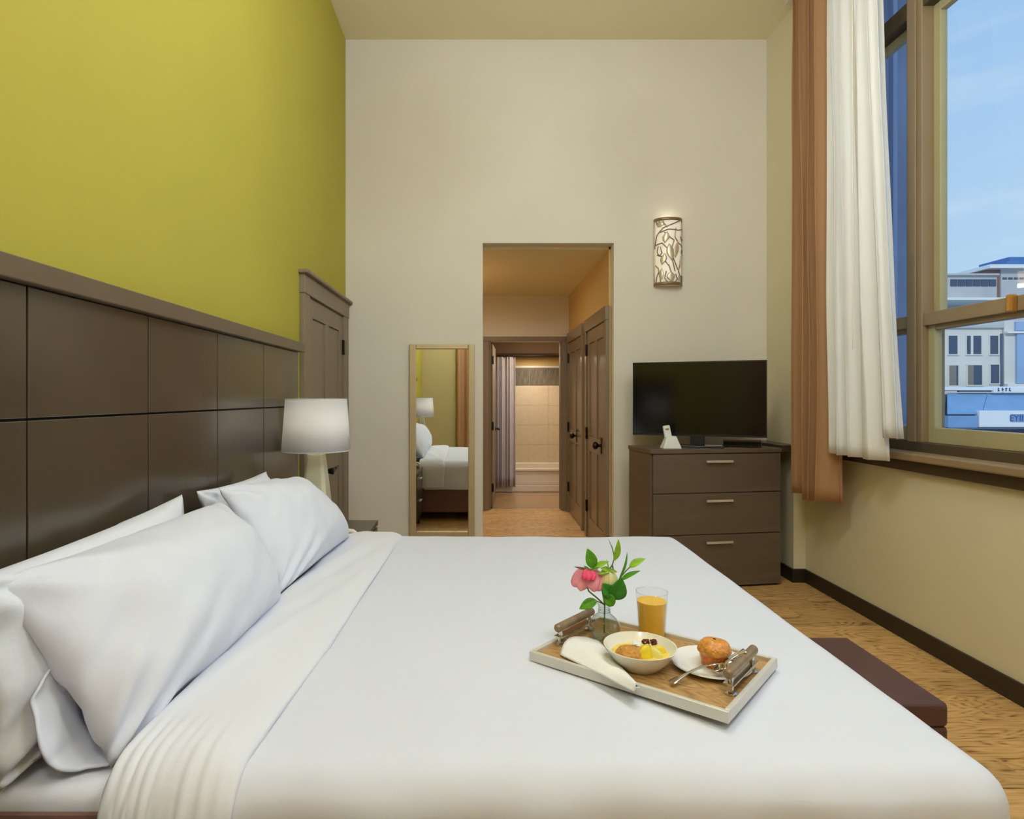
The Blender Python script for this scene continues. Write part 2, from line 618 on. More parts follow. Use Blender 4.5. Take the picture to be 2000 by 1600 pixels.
struct('baseboard_rear', MB().box(XL, XR - .016, YR, YR + .016, 0, .097), M['baseboard'])

# hall
hr = MB()
hr.box(HWR, HWR + .12, YB + .12, HEND + .12, 0, HZ)
struct('wall_hall_right', hr, M['wall_gold'], label='golden beige wall on the right of the hall')
struct('wall_hall_left', MB().box(HWL - .1, HWL, YB + .12, HEND, 0, HZ), M['wall_gold'])
struct('ceiling_hall', MB().box(HWL - .1, HWR + .12, YB + .12, HEND + .12, HZ - .02, HZ + .1), M['ceiling_paint'])
DX0, DX1, DZ = 0.092, 0.963, 2.017
he = MB()
he.box(HWL, DX0, HEND, HEND + .12, 0, HZ - .02).box(DX0, DX1, HEND, HEND + .12, DZ, HZ - .02).box(DX1, HWR, HEND, HEND + .12, 0, HZ - .02)
struct('wall_hall_end', he, M['wall_beige'], label='beige wall above the bathroom doorway')
cs = MB().box(DX0 - .07, DX1 + .075, HEND - .02, HEND, DZ, DZ + .055)
cs.box(DX1, DX1 + .075, HEND - .02, HEND, 0, DZ).box(DX0 - .07, DX0, HEND - .02, HEND, 0, DZ)
cs.box(DX1 - .02, DX1, HEND, HEND + .12, 0, DZ).box(DX0, DX0 + .02, HEND, HEND + .12, 0, DZ)
struct('trim_1', cs, M['taupe_paint'], bevel=.003, label='taupe casing around the bathroom doorway')

# bathroom
struct('floor_bathroom', MB().box(BX0, BX1, HEND + .06, BEND, -.1, -.002), M['tile_floor'], label='polished tan tile floor of the bathroom')
struct('wall_bathroom_left', MB().box(BX0 - .1, BX0, HEND + .12, BEND + .1, 0, 2.4), M['wall_gold'])
struct('wall_bathroom_right', MB().box(BX1, BX1 + .1, HEND + .12, BEND + .1, 0, 2.4), M['wall_gold'])
TB = BEND - .001
struct('wall_bathroom_back', MB().box(BX0, BX1, BEND, BEND + .1, 0, 2.4), M['wall_gold'], label='golden wall above the bathtub tiles')
struct('ceiling_bathroom', MB().box(BX0 - .1, BX1 + .1, HEND + .12, BEND + .1, 2.4, 2.5), M['ceiling_paint'])
struct('trim_2', MB().box(BX0, BX1, 8.5, BEND, 1.97, 2.4), M['soffit'], label='brown soffit above the bathtub')
struct('trim_3', MB().box(DX0, DX1, HEND + .0, HEND + .06, -.004, .006), M['champagne'], label='pale metal threshold strip of the bathroom doorway')
twl = struct('wall_tile', MB().box(BX0, BX1, BEND - .006, BEND, .2, 1.84), M['tub_white'], label='beige tiled tub surround with a grey mosaic band')
tw, th = 0.30, 0.30
nz = 4
for i in range(7):
    x0 = BX0 + i * tw
    x1 = min(x0 + tw, BX1)
    if x1 - x0 < .03:
        continue
    for k in range(nz):
        z0 = .30 + k * (1.53 - .30) / nz
        z1 = .30 + (k + 1) * (1.53 - .30) / nz
        put('tile', MB().box(x0 + .0012, x1 - .0012, BEND - .014, BEND - .005, z0 + .0012, z1 - .0012), M['tile_beige'], twl)
    put('mosaic_panel', MB().box(x0 + .001, x1 - .001, BEND - .013, BEND - .005, 1.535, 1.805), M['mosaic'], twl)
put('tile_trim', MB().box(BX0, BX1, BEND - .02, BEND - .004, 1.81, 1.84), M['tub_white'], twl)

# ------------------------------------------------------------------ window
win = empty('window_1', (XR + .09, 2.2, OZ0))
tag(win, 'tall taupe framed double hung window beside the white curtain', None, None, 'structure')
FX0, FX1 = 2.42, 2.55
fr = MB()
fr.box(FX0, FX1, OY0, OY1, OZ0, 1.10).box(FX0, FX1, OY0, OY1, 3.93, OZ1).box(FX0, FX1, OY0, OY0 + .07, 1.1, 3.93).box(FX0, FX1, OY1 - .07, OY1, 1.1, 3.93)
put('window_frame', fr, M['window_paint'], win, bevel=.004)
MUL = [(3.32, 3.44), (1.72, 1.84)]
for a, b_ in MUL:
    put('mullion', MB().box(FX0, FX1, a, b_, 1.1, 3.93), M['window_paint'], win, bevel=.005)
    put('mullion_bead', MB().box(FX0 - .012, FX0, a + .035, b_ - .02, 1.1, 3.93), M['window_paint'], win, bevel=.004)
BAYS = [(3.44, OY1 - .07), (1.84, 3.32), (OY0 + .07, 1.72)]
for bi, (a, b_) in enumerate(BAYS):
    put('transom_bar', MB().box(FX0 + .005, FX1, a, b_, 3.50, 3.60), M['window_shade'], win, bevel=.004)
    # top light
    put('pane', MB().box(2.495, 2.499, a, b_, 3.60, 3.93), M['pane'], win)
    for si, (z0, z1, xs) in enumerate(((1.10, 1.765, 2.455), (1.765, 3.50, 2.485))):
        s = empty('sash', (xs, (a + b_) / 2, z0), parent=None)
        s.parent = win
        s.location = Vector((xs, (a + b_) / 2, z0)) - Vector(win.location)
        st = 0.05
        zt = 0.075 if si == 0 else .05
        sm = MB()
        sm.box(xs, xs + .04, a, a + st, z0, z1).box(xs, xs + .04, b_ - st, b_, z0, z1)
        put('stile', sm, M['sash_paint'], s, bevel=.004)
        put('rail', MB().box(xs, xs + .04, a + st, b_ - st, z0, z0 + (.085 if si == 0 else .05)), M['sash_paint'] if si == 0 else M['window_paint'], s, bevel=.004)
        put('rail', MB().box(xs, xs + .04, a + st, b_ - st, z1 - .05, z1), M['window_paint'] if si == 0 else M['sash_paint'], s, bevel=.004)
        put('pane', MB().box(xs + .018, xs + .022, a + st, b_ - st, z0 + .05, z1 - .04), M['pane'], s)
    put('meeting_rail', MB().box(FX0 + .01, 2.485, a, b_, 1.742, 1.812), M['window_paint'], win, bevel=.004)
lk = MB().box(2.398, 2.43, 2.735, 2.765, 1.738, 1.818)
put('sash_lock', lk, M['brass'], win, bevel=.006)
put('window_stop', MB().box(2.43, 2.47, OY0 + .07, OY1 - .07, 1.05, 1.10), M['window_shade'], win)
sill = MB().box(2.285, 2.45, OY0 - .08, OY1 + .05, 1.008, 1.05)
struct('trim_4', sill, M['window_paint'], bevel=.008, label='taupe window stool ledge under the window')
struct('trim_5', MB().box(2.335, XR, OY0 - .05, OY1 + .03, .945, 1.008), M['window_shade'], bevel=.004, label='dark brown apron below the window ledge')
struct('trim_6', MB().box(2.40, 2.425, OY0, OY1, 1.05, 1.10), M['window_shade'], label='dark strip at the foot of the window frame')

# ------------------------------------------------------------------ outdoors
GZ = -4.2
g = MB().box(3.2, 140, -30, 160, GZ - .3, GZ)
tag(put('street_ground', g, M['street']), 'grey blue street far below the window', None, None, 'structure')


def facade_window(parent, px0, px1, py0, py1, y, curtain=None, bar=None):
    a, b_ = at(px0, py0, y), at(px1, py1, y)
    m = MB()
    t = .12
    m.box(a.x - t, b_.x + t, y - .06, y + .02, a.z, a.z + t).box(a.x - t, b_.x + t, y - .10, y + .02, b_.z - t, b_.z)
    m.box(a.x - t, a.x, y - .06, y + .02, b_.z, a.z).box(b_.x, b_.x + t, y - .06, y + .02, b_.z, a.z)
    w = put('window', m, M['facade_white'], parent)
    put('pane', MB().box(a.x, b_.x, y - .02, y + .0, b_.z, a.z), M['far_window'], w)
    if curtain:
        c0 = a.x + (b_.x - a.x) * curtain[0]
        c1 = a.x + (b_.x - a.x) * curtain[1]
        put('blind', MB().box(c0, c1, y - .035, y - .02, b_.z, a.z), M['far_curtain'], w)
    if bar:
        c0 = a.x + (b_.x - a.x) * bar
        put('mullion', MB().box(c0 - .12, c0 + .12, y - .06, y - .02, b_.z, a.z), M['facade_white'], w)
    return w


Y1 = 60.0
p = at(1848, 637, Y1)
q = at(1957, 760, Y1)
bl = empty('white_building', (p.x + 1, Y1 + 4, GZ))
tag(bl, 'white office block with square windows across the street', 'building')
put('wall', MB().box(at(1790, 0, Y1).x, q.x, Y1, Y1 + 12, GZ, p.z), M['facade_white'], bl)
put('cornice', MB().box(at(1790, 0, Y1).x, q.x, Y1 - .25, Y1, at(0, 641, Y1).z, at(0, 636, Y1).z), M['facade_grey'], bl)
facade_window(bl, 1852, 1869.5, 656, 692, Y1)
facade_window(bl, 1887.5, 1916, 656, 692, Y1, bar=.36)
facade_window(bl, 1933, 1949, 656, 692, Y1)
facade_window(bl, 1853, 1871, 714, 753, Y1, curtain=(0, .8))
facade_window(bl, 1889.5, 1917.5, 713.5, 752, Y1, curtain=(.0, .42))
facade_window(bl, 1934, 1951, 712.5, 749, Y1)
put('downpipe', MB().tube([(q.x - .15, Y1 - .15, at(0, 652, Y1).z), (q.x - .15, Y1 - .15, at(0, 754, Y1).z)], .1), M['shop_dark'], bl)
# right wing
bw = empty('blue_building', (at(1980, 0, Y1).x, Y1 + 4, GZ))
tag(bw, 'pale building with large blue glazed bays right of the white office block', 'building')
put('wall', MB().box(q.x + .05, q.x + 12, Y1 - .2, Y1 + 12, GZ, at(0, 627, Y1).z), M['facade_white'], bw)
put('blue_bay', MB().box(at(1979, 0, Y1).x, q.x + 11.5, Y1 - .45, Y1 - .2, at(0, 749, Y1).z, at(0, 652, Y1).z), M['facade_blue'], bw)  # blue colour stands in for shadow on the pale wall
put('blue_bay', MB().box(at(1977, 0, Y1).x, q.x + 11.5, Y1 - .45, Y1 - .2, at(0, 647, Y1).z, at(0, 629, Y1).z), M['facade_blue'], bw)
put('ledge', MB().box(q.x + .05, q.x + 12, Y1 - .6, Y1 - .2, at(0, 652, Y1).z, at(0, 648.5, Y1).z), M['roof_light'], bw)
put('ledge', MB().box(q.x + .05, q.x + 12, Y1 - .6, Y1 - .2, at(0, 756, Y1).z, at(0, 750, Y1).z), M['roof_light'], bw)
# shop front with awning, nearer
Y2 = 52.0
sh = empty('shop_front', (at(1930, 0, Y2).x, Y2 + 2, GZ))
tag(sh, 'low shop front with a blue awning and white fascia below the office block', 'building')
put('wall', MB().box(at(1790, 0, Y2).x, at(2120, 0, Y2).x, Y2, Y2 + 5, GZ, at(0, 770, Y2).z), M['shop_dark'], sh)
put('roof_ledge', MB().box(at(1790, 0, Y2).x, at(2120, 0, Y2).x, Y2 - .4, Y2 + 5, at(0, 759, Y2).z - .15, at(0, 755.5, Y2).z), M['sign_white'], sh)
put('fascia', MB().box(at(1869, 0, Y2).x, at(1930, 0, Y2).x, Y2 - .3, Y2, at(0, 766, Y2).z, at(0, 758, Y2).z), M['shop_dark'], sh)
sg = put('sign_panel', MB().box(at(1931, 0, Y2).x, at(2060, 0, Y2).x, Y2 - .5, Y2, at(0, 766, Y2).z, at(0, 757, Y2).z), M['sign_white'], sh)
for k, px in enumerate((1949, 1957, 1964, 1971)):
    a = at(px, 764, Y2 - .52)
    put('letter', MB().box(a.x, a.x + .09, Y2 - .54, Y2 - .5, a.z, a.z + .28).box(a.x, a.x + .16, Y2 - .54, Y2 - .5, a.z + .1 * (k % 3), a.z + .1 * (k % 3) + .06), M['sign_letter'], sg)
yA = Y2 - 1.6


def awn(px0, px1, pxb0, pxb1, name='awning'):
    t0, t1 = at(px0, 768, Y2), at(px1, 768, Y2)
    b0, b1 = at(pxb0, 806, yA), at(pxb1, 806, yA)
    vs = [t0, t1, b1, b0]
    vs += [v - Vector((0, 0, .15)) for v in vs]
    return put(name, MB().add(vs, [(0, 1, 2, 3), (7, 6, 5, 4), (0, 4, 5, 1), (1, 5, 6, 2), (2, 6, 7, 3), (3, 7, 4, 0)]), M['awning_blue'], sh)


awn(1850, 1928, 1850, 1918)
awn(1929, 2120, 1919, 2120)
put('fascia', MB().box(at(1909, 0, yA).x, at(2120, 0, yA).x, yA - .2, yA + .3, at(0, 834, yA).z, at(0, 802, yA).z), M['sign_white'], sh)
put('fascia', MB().box(at(1850, 0, yA).x, at(1908, 0, yA).x, yA - .1, yA + .3, at(0, 836, yA).z, at(0, 812, yA).z), M['awning_blue'], sh)
put('fascia_band', MB().box(at(1850, 0, yA).x, at(2120, 0, yA).x, yA - .24, yA + .3, at(0, 838, yA).z, at(0, 835, yA).z), M['shop_dark'], sh)
sp = put('sign_panel', MB().box(at(1970, 0, yA).x, at(2060, 0, yA).x, yA - .24, yA - .2, at(0, 824, yA).z, at(0, 809, yA).z), M['awning_blue'], sh)
cu = bpy.data.curves.new('lettering', 'FONT')
cu.body = 'EYIINL'
cu.size = .72
cu.extrude = .01
tmp = bpy.data.objects.new('tmp_text', cu)
COL.objects.link(tmp)
bpy.context.view_layer.update()
tme = bpy.data.meshes.new_from_object(tmp.evaluated_get(bpy.context.evaluated_depsgraph_get()))
bpy.data.objects.remove(tmp)
a = at(1972, 822.5, yA - .26)
mb = MB().add([(a.x + v.co.x, a.y - v.co.z, a.z + v.co.y * 1.05) for v in tme.vertices], [tuple(p_.vertices) for p_ in tme.polygons])
put('lettering', mb, M['sign_letter'], sp)
# far roofs
Y3 = 90.0
fb = empty('grey_building', (at(1900, 0, Y3).x, Y3 + 5, GZ))
tag(fb, 'long grey building with a strip of windows behind the office block', 'building')
put('wall', MB().box(at(1780, 0, Y3).x, at(1947, 0, Y3).x, Y3, Y3 + 20, GZ, at(0, 537, Y3).z), M['facade_grey'], fb)
for k in range(6):
    x0 = 1856 + k * 15
    put('window', MB().box(at(x0, 0, Y3).x, at(x0 + 13, 0, Y3).x, Y3 - .15, Y3, at(0, 559, Y3).z, at(0, 546, Y3).z), M['far_window'], fb)
put('roof_edge', MB().box(at(1780, 0, Y3).x, at(1948, 0, Y3).x, Y3 - .4, Y3 + 20, at(0, 538.5, Y3).z, at(0, 535, Y3).z), M['facade_grey'], fb)
put('canopy_roof', MB().box(at(1780, 0, Y3).x, at(1912, 0, Y3).x, Y3 - 5, Y3, at(0, 586, Y3 - 5).z, at(0, 581, Y3 - 5).z), M['roof_light'], fb)
Y4 = 112.0
ft = empty('penthouse_building', (at(1990, 0, Y4).x, Y4 + 5, GZ))
tag(ft, 'pale tower block with overhanging flat roof and blue rooftop box', 'building')
put('wall', MB().box(at(1955, 0, Y4).x, at(2100, 0, Y4).x, Y4, Y4 + 16, GZ, at(0, 524, Y4).z), M['facade_grey'], ft)
put('brick_side', MB().box(at(1931, 0, Y4).x, at(1955, 0, Y4).x, Y4 + .3, Y4 + 12, at(0, 590, Y4).z, at(0, 524, Y4).z), M['facade_brick'], ft)
put('roof_slab', MB().box(at(1923, 0, Y4).x, at(2100, 0, Y4).x, Y4 - 1.2, Y4 + 16, at(0, 526, Y4).z, at(0, 519, Y4).z), M['roof_light'], ft)
for k in range(4):
    put('vent_slot', MB().box(at(1958 + 11 * k, 0, Y4).x, at(1966 + 11 * k, 0, Y4).x, Y4 - .1, Y4, at(0, 546, Y4).z, at(0, 542, Y4).z), M['far_window'], ft)
put('rooftop_box', MB().box(at(1976, 0, Y4).x, at(2100, 0, Y4).x, Y4 + 1, Y4 + 10, at(0, 519, Y4).z, at(0, 508, Y4).z), M['roof_blue'], ft)
put('rooftop_box', MB().box(at(1990, 0, Y4).x, at(2100, 0, Y4).x, Y4 + 2, Y4 + 9, at(0, 508, Y4).z, at(0, 497, Y4).z), M['roof_blue'], ft)
# tower seen through the narrow bay, its shade put into the dark blue
Y5 = 22.0
x0, x1 = 5.0, 0.733 * Y5
tb = empty('blue_tower', ((x0 + x1) / 2, Y5 + 5, GZ))
tag(tb, 'dark blue glass tower filling the narrow window bay by the white curtain', 'building')
put('wall', MB().box(x0, x1, Y5, Y5 + 6, GZ, 26), M['tower_blue'], tb)
for k in range(10):
    xx = x1 - .1 - k * 1.1
    put('fin', MB().box(xx - .09, xx + .06, Y5 - .25, Y5, GZ + 4, 26), M['tower_fin'], tb)
put('base_band', MB().box(x0, x1 + .1, Y5 - .4, Y5, GZ, at(0, 826, Y5).z), M['shop_dark'], tb)


# ------------------------------------------------------------------ doors
def lever(parent, x, z, paint, facing=1, y=-.05):
    """ornate bronze plate, hub and lever; facing=+1 lever points to local +x"""
    h = put('door_handle', MB().box(x - .03, x + .03, y - .008, y, z - .05, z + .05), paint, parent, local=True, bevel=.004)
    k = MB().lathe((0, 0, 0), [(.0, .0), (.02, .0), (.016, .02), (.02, .04), (.026, .055), (.018, .066), (0, .068)], 14)
    k.v = [Vector((x + v.x, y - v.z, z + v.y)) for v in k.v]
    k.tube([(x, y - .05, z), (x + facing * .04, y - .055, z + .006), (x + facing * .08, y - .055, z - .002), (x + facing * .11, y - .05, z + .006)], [.012, .011, .009, .011], 8)
    kk = MB()
    kk.v, kk.f = k.v, k.f
    inv = W[h.name].inverted()
    kk.v = [W[parent.name] @ v for v in kk.v]
    put('lever', kk, paint, h, smooth=True)
    return h


def knob(parent, x, z, paint, y=-.03):
    h = put('door_handle', MB().box(x - .028, x + .028, y - .006, y, z - .07, z + .07), paint, parent, local=True, bevel=.004)
    k = MB().lathe((0, 0, 0), [(.0, .0), (.014, .0), (.012, .025), (.026, .035), (.034, .05), (.03, .066), (.014, .074), (0, .075)], 18)
    k.v = [W[parent.name] @ Vector((x + v.x, y - v.z, z + v.y)) for v in k.v]
    put('knob', k, paint, h, smooth=True)
    return h


def door(name, loc, rotz, w, h, cw, paint, label, hinge, handle, cap=True, right_case=None, hinge_z=(.25, .95, 1.75)):
    """local frame: x along the wall from the left edge of the casing, -y into the room"""
    d = empty(name, loc, rotz)
    tag(d, label, None, None, 'structure')
    rc = cw if right_case is None else right_case
    put('casing', MB().box(0, cw, -.03, 0, 0, h), paint, d, local=True, bevel=.003)
    put('casing', MB().box(cw + w, cw + w + rc, -.03, 0, 0, h), paint, d, local=True, bevel=.003)
    put('header', MB().box(-.005, cw + w + rc + .005, -.034, 0, h, h + .115), paint, d, local=True, bevel=.003)
    if cap:
        put('header_cap', MB().box(-.025, cw + w + rc + .02, -.06, 0, h + .115, h + .138), paint, d, local=True, bevel=.006)
    lf = empty('leaf', (cw, 0, 0), parent=d)
    s, rl, lr, top = .11, .12, .2, h - .004
    z1, z2 = .84, .98
    m = (w - 2 * s - .09) / 2
    fr_ = MB()
    fr_.box(.003, s, -.016, 0, .008, top).box(w - s, w - .003, -.016, 0, .008, top)
    put('stile', fr_, paint, lf, local=True, bevel=.002)
    put('rail', MB().box(s, w - s, -.016, 0, top - rl, top), paint, lf, local=True, bevel=.002)
    put('rail', MB().box(s, w - s, -.016, 0, z1, z2), paint, lf, local=True, bevel=.002)
    put('rail', MB().box(s, w - s, -.016, 0, .008, lr), paint, lf, local=True, bevel=.002)
    put('muntin', MB().box(s + m, w - s - m, -.016, 0, z2, top - rl).box(s + m, w - s - m, -.016, 0, lr, z1), paint, lf, local=True, bevel=.002)
    for (a, b_) in ((s, s + m), (w - s - m, w - s)):
        for (za, zb) in ((z2, top - rl), (lr, z1)):
            put('panel', MB().box(a + .004, b_ - .004, -.007, 0, za + .004, zb - .004), paint, lf, local=True, bevel=.003)
    hx = .0 if hinge == 'left' else w
    for z in hinge_z:
        put('hinge', MB().box(hx - .022, hx + .022, -.036, -.012, z, z + .11), M['dark_bronze'], lf, local=True, bevel=.003)
    return d, lf


d1, lf1 = door('door_1', (XL, 3.605, 0), PI / 2, .93, 1.975, .12, M['taupe_paint'], 'taupe panelled connecting door beside the headboard', 'right', None, right_case=.15, hinge_z=(.25, .98, 1.68))
lever(lf1, .40, .845, M['dark_bronze'], 1, y=-.016)
d2, lf2 = door('door_2', (HWR, 5.93, 0), -PI / 2, .86, 1.985, .07, M['hall_door_paint'], 'nearer taupe closet door in the hall with dark hinges', 'left', None, cap=False)
knob(lf2, .74 - .06, .935, M['dark_bronze'], y=-.016)
d3, lf3 = door('door_3', (HWR, 7.15, 0), -PI / 2, .90, 1.985, .07, M['hall_door_paint'], 'farther taupe closet door in the hall beside the bathroom doorway', 'left', None, cap=False)
knob(lf3, .56, .935, M['dark_bronze'], y=-.016)

d4 = empty('door_4', (DX0 + .025, HEND + .13, 0), math.radians(86))
tag(d4, 'open taupe bathroom door seen edge on beside the shower curtain', None, None, 'structure')
lf4 = put('leaf', MB().box(0, .8, -.02, .02, .01, 2.0), M['taupe_paint'], d4, local=True, bevel=.003)
for z in (.2, .95, 1.75):
    put('hinge', MB().box(-.012, .02, -.034, -.012, z, z + .1), M['dark_bronze'], d4, local=True)
hh = MB().tube([(.72, -.02, .93), (.72, -.07, .93), (.66, -.075, .93), (.6, -.07, .925)], .011, 8)
hh.lathe((0, 0, 0), [(0, 0), (.028, 0), (.028, .006), (0, .006)], 16)
for i in range(len(hh.v) - 64, len(hh.v)):
    v = hh.v[i]
    hh.v[i] = Vector((.72 + v.x, -.02 - v.z, .93 + v.y))
put('door_handle', hh, M['dark_bronze'], d4, local=True, smooth=True)

# ------------------------------------------------------------------ bathroom things
tub = empty('bathtub', (.4, 8.61, 0))
tag(tub, 'white built-in bathtub with a ledged apron in the bathroom', 'bathtub')
tm = MB().box(BX0 + .01, BX1 - .01, 8.61, 8.64, 0, .10).box(BX0 + .01, BX1 - .01, 8.63, 8.66, .10, .30)
put('apron', tm, M['tub_white'], tub, bevel=.01)
rm = MB().box(BX0 + .01, BX1 - .01, 8.60, 8.70, .295, .335).box(BX0 + .01, BX1 - .01, BEND - .1, BEND - .015, .295, .335)
rm.box(BX0 + .01, BX0 + .12, 8.70, BEND - .1, .295, .335).box(BX1 - .12, BX1 - .01, 8.70, BEND - .1, .295, .335)
put('rim', rm, M['tub_white'], tub, bevel=.012)
put('basin', MB().box(BX0 + .1, BX1 - .1, 8.68, BEND - .08, .05, .09).box(BX0 + .1, BX1 - .1, 8.68, 8.70, .09, .3).box(BX0 + .1, BX1 - .1, BEND - .12, BEND - .08, .09, .3).box(BX0 + .08, BX0 + .12, 8.68, BEND - .08, .09, .3).box(BX1 - .12, BX1 - .08, 8.68, BEND - .08, .09, .3), M['tub_white'], tub)
put('deck', MB().box(BX0 + .01, BX1 - .01, BEND - .02, BEND - .015, .2, .335), M['tub_white'], tub)
rod = put('shower_rod', MB().tube([(BX0, 8.5, 1.93), (BX1, 8.5, 1.93)], .013, 10), M['dark_bronze'], smooth=True)
tag(rod, 'dark bronze shower curtain rod above the bathtub', 'rod')
scr = empty('shower_curtain', (.3, 8.5, .08))
tag(scr, 'white pleated shower curtain drawn to the left of the bathtub', 'curtain')


def shower(u, v):
    x = .06 + .41 * u
    ph = u * 6.5 * 2 * PI
    return Vector((x + .01 * math.sin(ph * .5), 8.5 + .035 * math.sin(ph) * (1 - .3 * v) + .012 * math.sin(ph * 2.3), .085 + (1.915 - .085) * v))


put('cloth', MB().grid(shower, 120, 12), M['shower_cloth'], scr, smooth=True, solid=.003, flat_angle=180)
for k in range(7):
    xx = .09 + k * .06
    c = MB()
    c.tube([(xx, 8.5 + .022 * math.cos(a_), 1.93 + .022 * math.sin(a_)) for a_ in [2 * PI * i / 12 for i in range(13)]], .003, 6)
    put('ring', c, M['chrome'], scr, smooth=True)
bl_ = empty('bathroom_light', (.75, 7.75, 2.4))  # unseen lamp added to brighten the bathroom
tag(bl_, 'round warm ceiling light of the bathroom', 'light')
put('shade', MB().lathe((.75, 7.75, 2.30), [(0, 0), (.10, .005), (.15, .03), (.16, .09), (.16, .1)], 24), M['warm_glow'], bl_, smooth=True)


def lamp_light(name, loc, power, size, color, parent=None, kind='AREA', rot=(0, 0, 0)):
    d = bpy.data.lights.new(name, kind)
    d.energy = power
    d.color = color
    if kind == 'AREA':
        d.shape = 'DISK'
        d.size = size
    else:
        d.shadow_soft_size = size
    o = bpy.data.objects.new(name, d)
    COL.objects.link(o)
    o.location = loc
    o.rotation_euler = rot
    if parent is not None:
        o.parent = parent
        o.location = W[parent.name].inverted() @ Vector(loc)
    return o


lamp_light('bathroom_bulb', (.75, 7.75, 2.28), BATH_FILL_POWER, .3, (1.0, .88, .74), bl_)
sl = empty('shower_light', (.78, 9.0, 1.97))
tag(sl, 'small recessed light in the soffit over the bathtub', 'light')
put('lens', MB().lathe((.78, 9.0, 1.955), [(0, 0), (.05, .0), (.06, .014)], 20, cap=False), M['warm_glow'], sl, smooth=True)
put('ring', MB().lathe((.78, 9.0, 1.956), [(.06, .013), (.075, .006), (.08, .013)], 20, cap=False), M['satin_metal'], sl, smooth=True)
lamp_light('shower_bulb', (.78, 9.0, 1.95), SHOWER_LAMP_POWER, .1, (1.0, .88, .74), sl)
hl = empty('hall_light', (-.3, 5.9, HZ - .02))  # added lamp, hidden left of the opening, brightens the hall
tag(hl, 'round warm ceiling light of the hall', 'light')
put('shade', MB().lathe((-.3, 5.9, HZ - .12), [(0, 0), (.10, .005), (.15, .03), (.16, .09), (.16, .1)], 24), M['warm_glow'], hl, smooth=True)
lamp_light('hall_bulb', (-.3, 5.9, HZ - .14), HALL_FILL_POWER, .3, (1.0, .88, .72), hl)

# ------------------------------------------------------------------ globe pendants added as fill light, unseen above the frame
for k, (x, y) in enumerate(((.55, 2.2), (1.2, .7), (-.1, -.5))):
    cl = empty('ceiling_light', (x, y, ZC))
    tag(cl, ['white globe pendant hanging over the foot of the bed', 'white globe pendant hanging nearest the window', 'white globe pendant hanging at the rear of the room'][k], 'light', 'globe pendant lights')
    put('canopy', MB().lathe((x, y, ZC - .03), [(.07, 0), (.07, .03)], 24), M['lamp_metal'], cl, smooth=True)
    put('cord', MB().tube([(x, y, ZC - .03), (x, y, 3.52)], .006, 8), M['lamp_metal'], cl, smooth=True)
    put('globe', MB().lathe((x, y, 3.30), [(.22 * math.sin(PI * i / 16), -.22 * math.cos(PI * i / 16)) for i in range(17)], 32, cap=False), M['lamp_glow'], cl, smooth=True)

# ------------------------------------------------------------------ headboard
hb = empty('headboard', (XL, 1.7, 0))
tag(hb, 'dark brown panelled headboard running along the lime green wall', 'headboard')
ye = [-.13, .382, .896, 1.41, 1.923, 2.426, 2.939, 3.5]
put('backing', MB().box(XL + .001, XL + .012, ye[0], ye[-1] - .005, 0.05, 1.62), M['groove_dark'], hb)
g_ = .003
for a, b_ in zip(ye[:-1], ye[1:]):
    for z0, z1 in ((.06, 1.298), (1.298, 1.612)):
        put('panel', MB().box(XL + .010, XL + .026, a + g_, b_ - g_, z0 + g_, z1 - g_), M['headboard_panel'], hb, bevel=.002)
put('cap', MB().box(XL + .001, XL + .055, ye[0] - .01, ye[-1] + .03, 1.612, 1.665), M['headboard_cap'], hb, bevel=.003)
XH = XL + .027

# ------------------------------------------------------------------ bed
ZB = .65
bed = empty('bed', (0, 2.1, 0))
tag(bed, 'king size bed with brown upholstered base under white linen', 'bed')
put('base', MB().box(XH + .005, .93, 1.135, 3.03, .09, .50), M['bed_leather'], bed, bevel=.015)
put('rail', MB().box(XH + .005, .93, 1.12, 1.135, .30, .575), M['bed_leather'], bed, bevel=.008)
for lx in (-.95, .85):
    for ly in (1.25, 2.93):
        put('leg', MB().frustum((lx, ly), .03, .03, .04, .04, 0, .09), M['espresso'], bed)


mt = put('mattress', MB().box(XH + .01, .95, 1.137, 3.05, .501, .605), M['sheet_linen'], bed)
md = mt.modifiers.new('bevel', 'BEVEL')
md.width, md.segments = .035, 5
mt.data.polygons.foreach_set('use_smooth', [True] * 6)


def drape_axis(s, e, r):
    d = s - (e - r)
    if d <= 0:
        return s, 0.0
    a_ = d / r
    if a_ < PI / 2:
        return e - r + r * math.sin(a_), r * (1 - math.cos(a_))
    return e, r + d - r * PI / 2


def drape(s, t, xe, y0, y1, r, ztop, hem, R):
    """flat cloth coordinates (s,t) hung over a box whose foot edge is xe and sides y0,y1"""
    ym = (y0 + y1) / 2
    px_, dx = drape_axis(s, xe, r)
    side = 1 if t > ym else -1
    hy = (y1 - y0) / 2
    py_, dy = drape_axis(abs(t - ym), hy, r)
    # round the corner in plan
    ax, ay = (px_ - (xe - R)) / R, (py_ - (hy - R)) / R
    if ax > 0 and ay > 0:
        nx, ny = ax * math.sqrt(max(0, 1 - ay * ay / 2)), ay * math.sqrt(max(0, 1 - ax * ax / 2))
        px_, py_ = xe - R + nx * R, hy - R + ny * R
    dr = (dx ** 3 + dy ** 3) ** (1 / 3)
    z = max(ztop - dr, hem)
    return Vector((px_, ym + side * py_, z)), dx, dy, side


DX_E, DY0, DY1 = 1.0, 1.102, 3.085


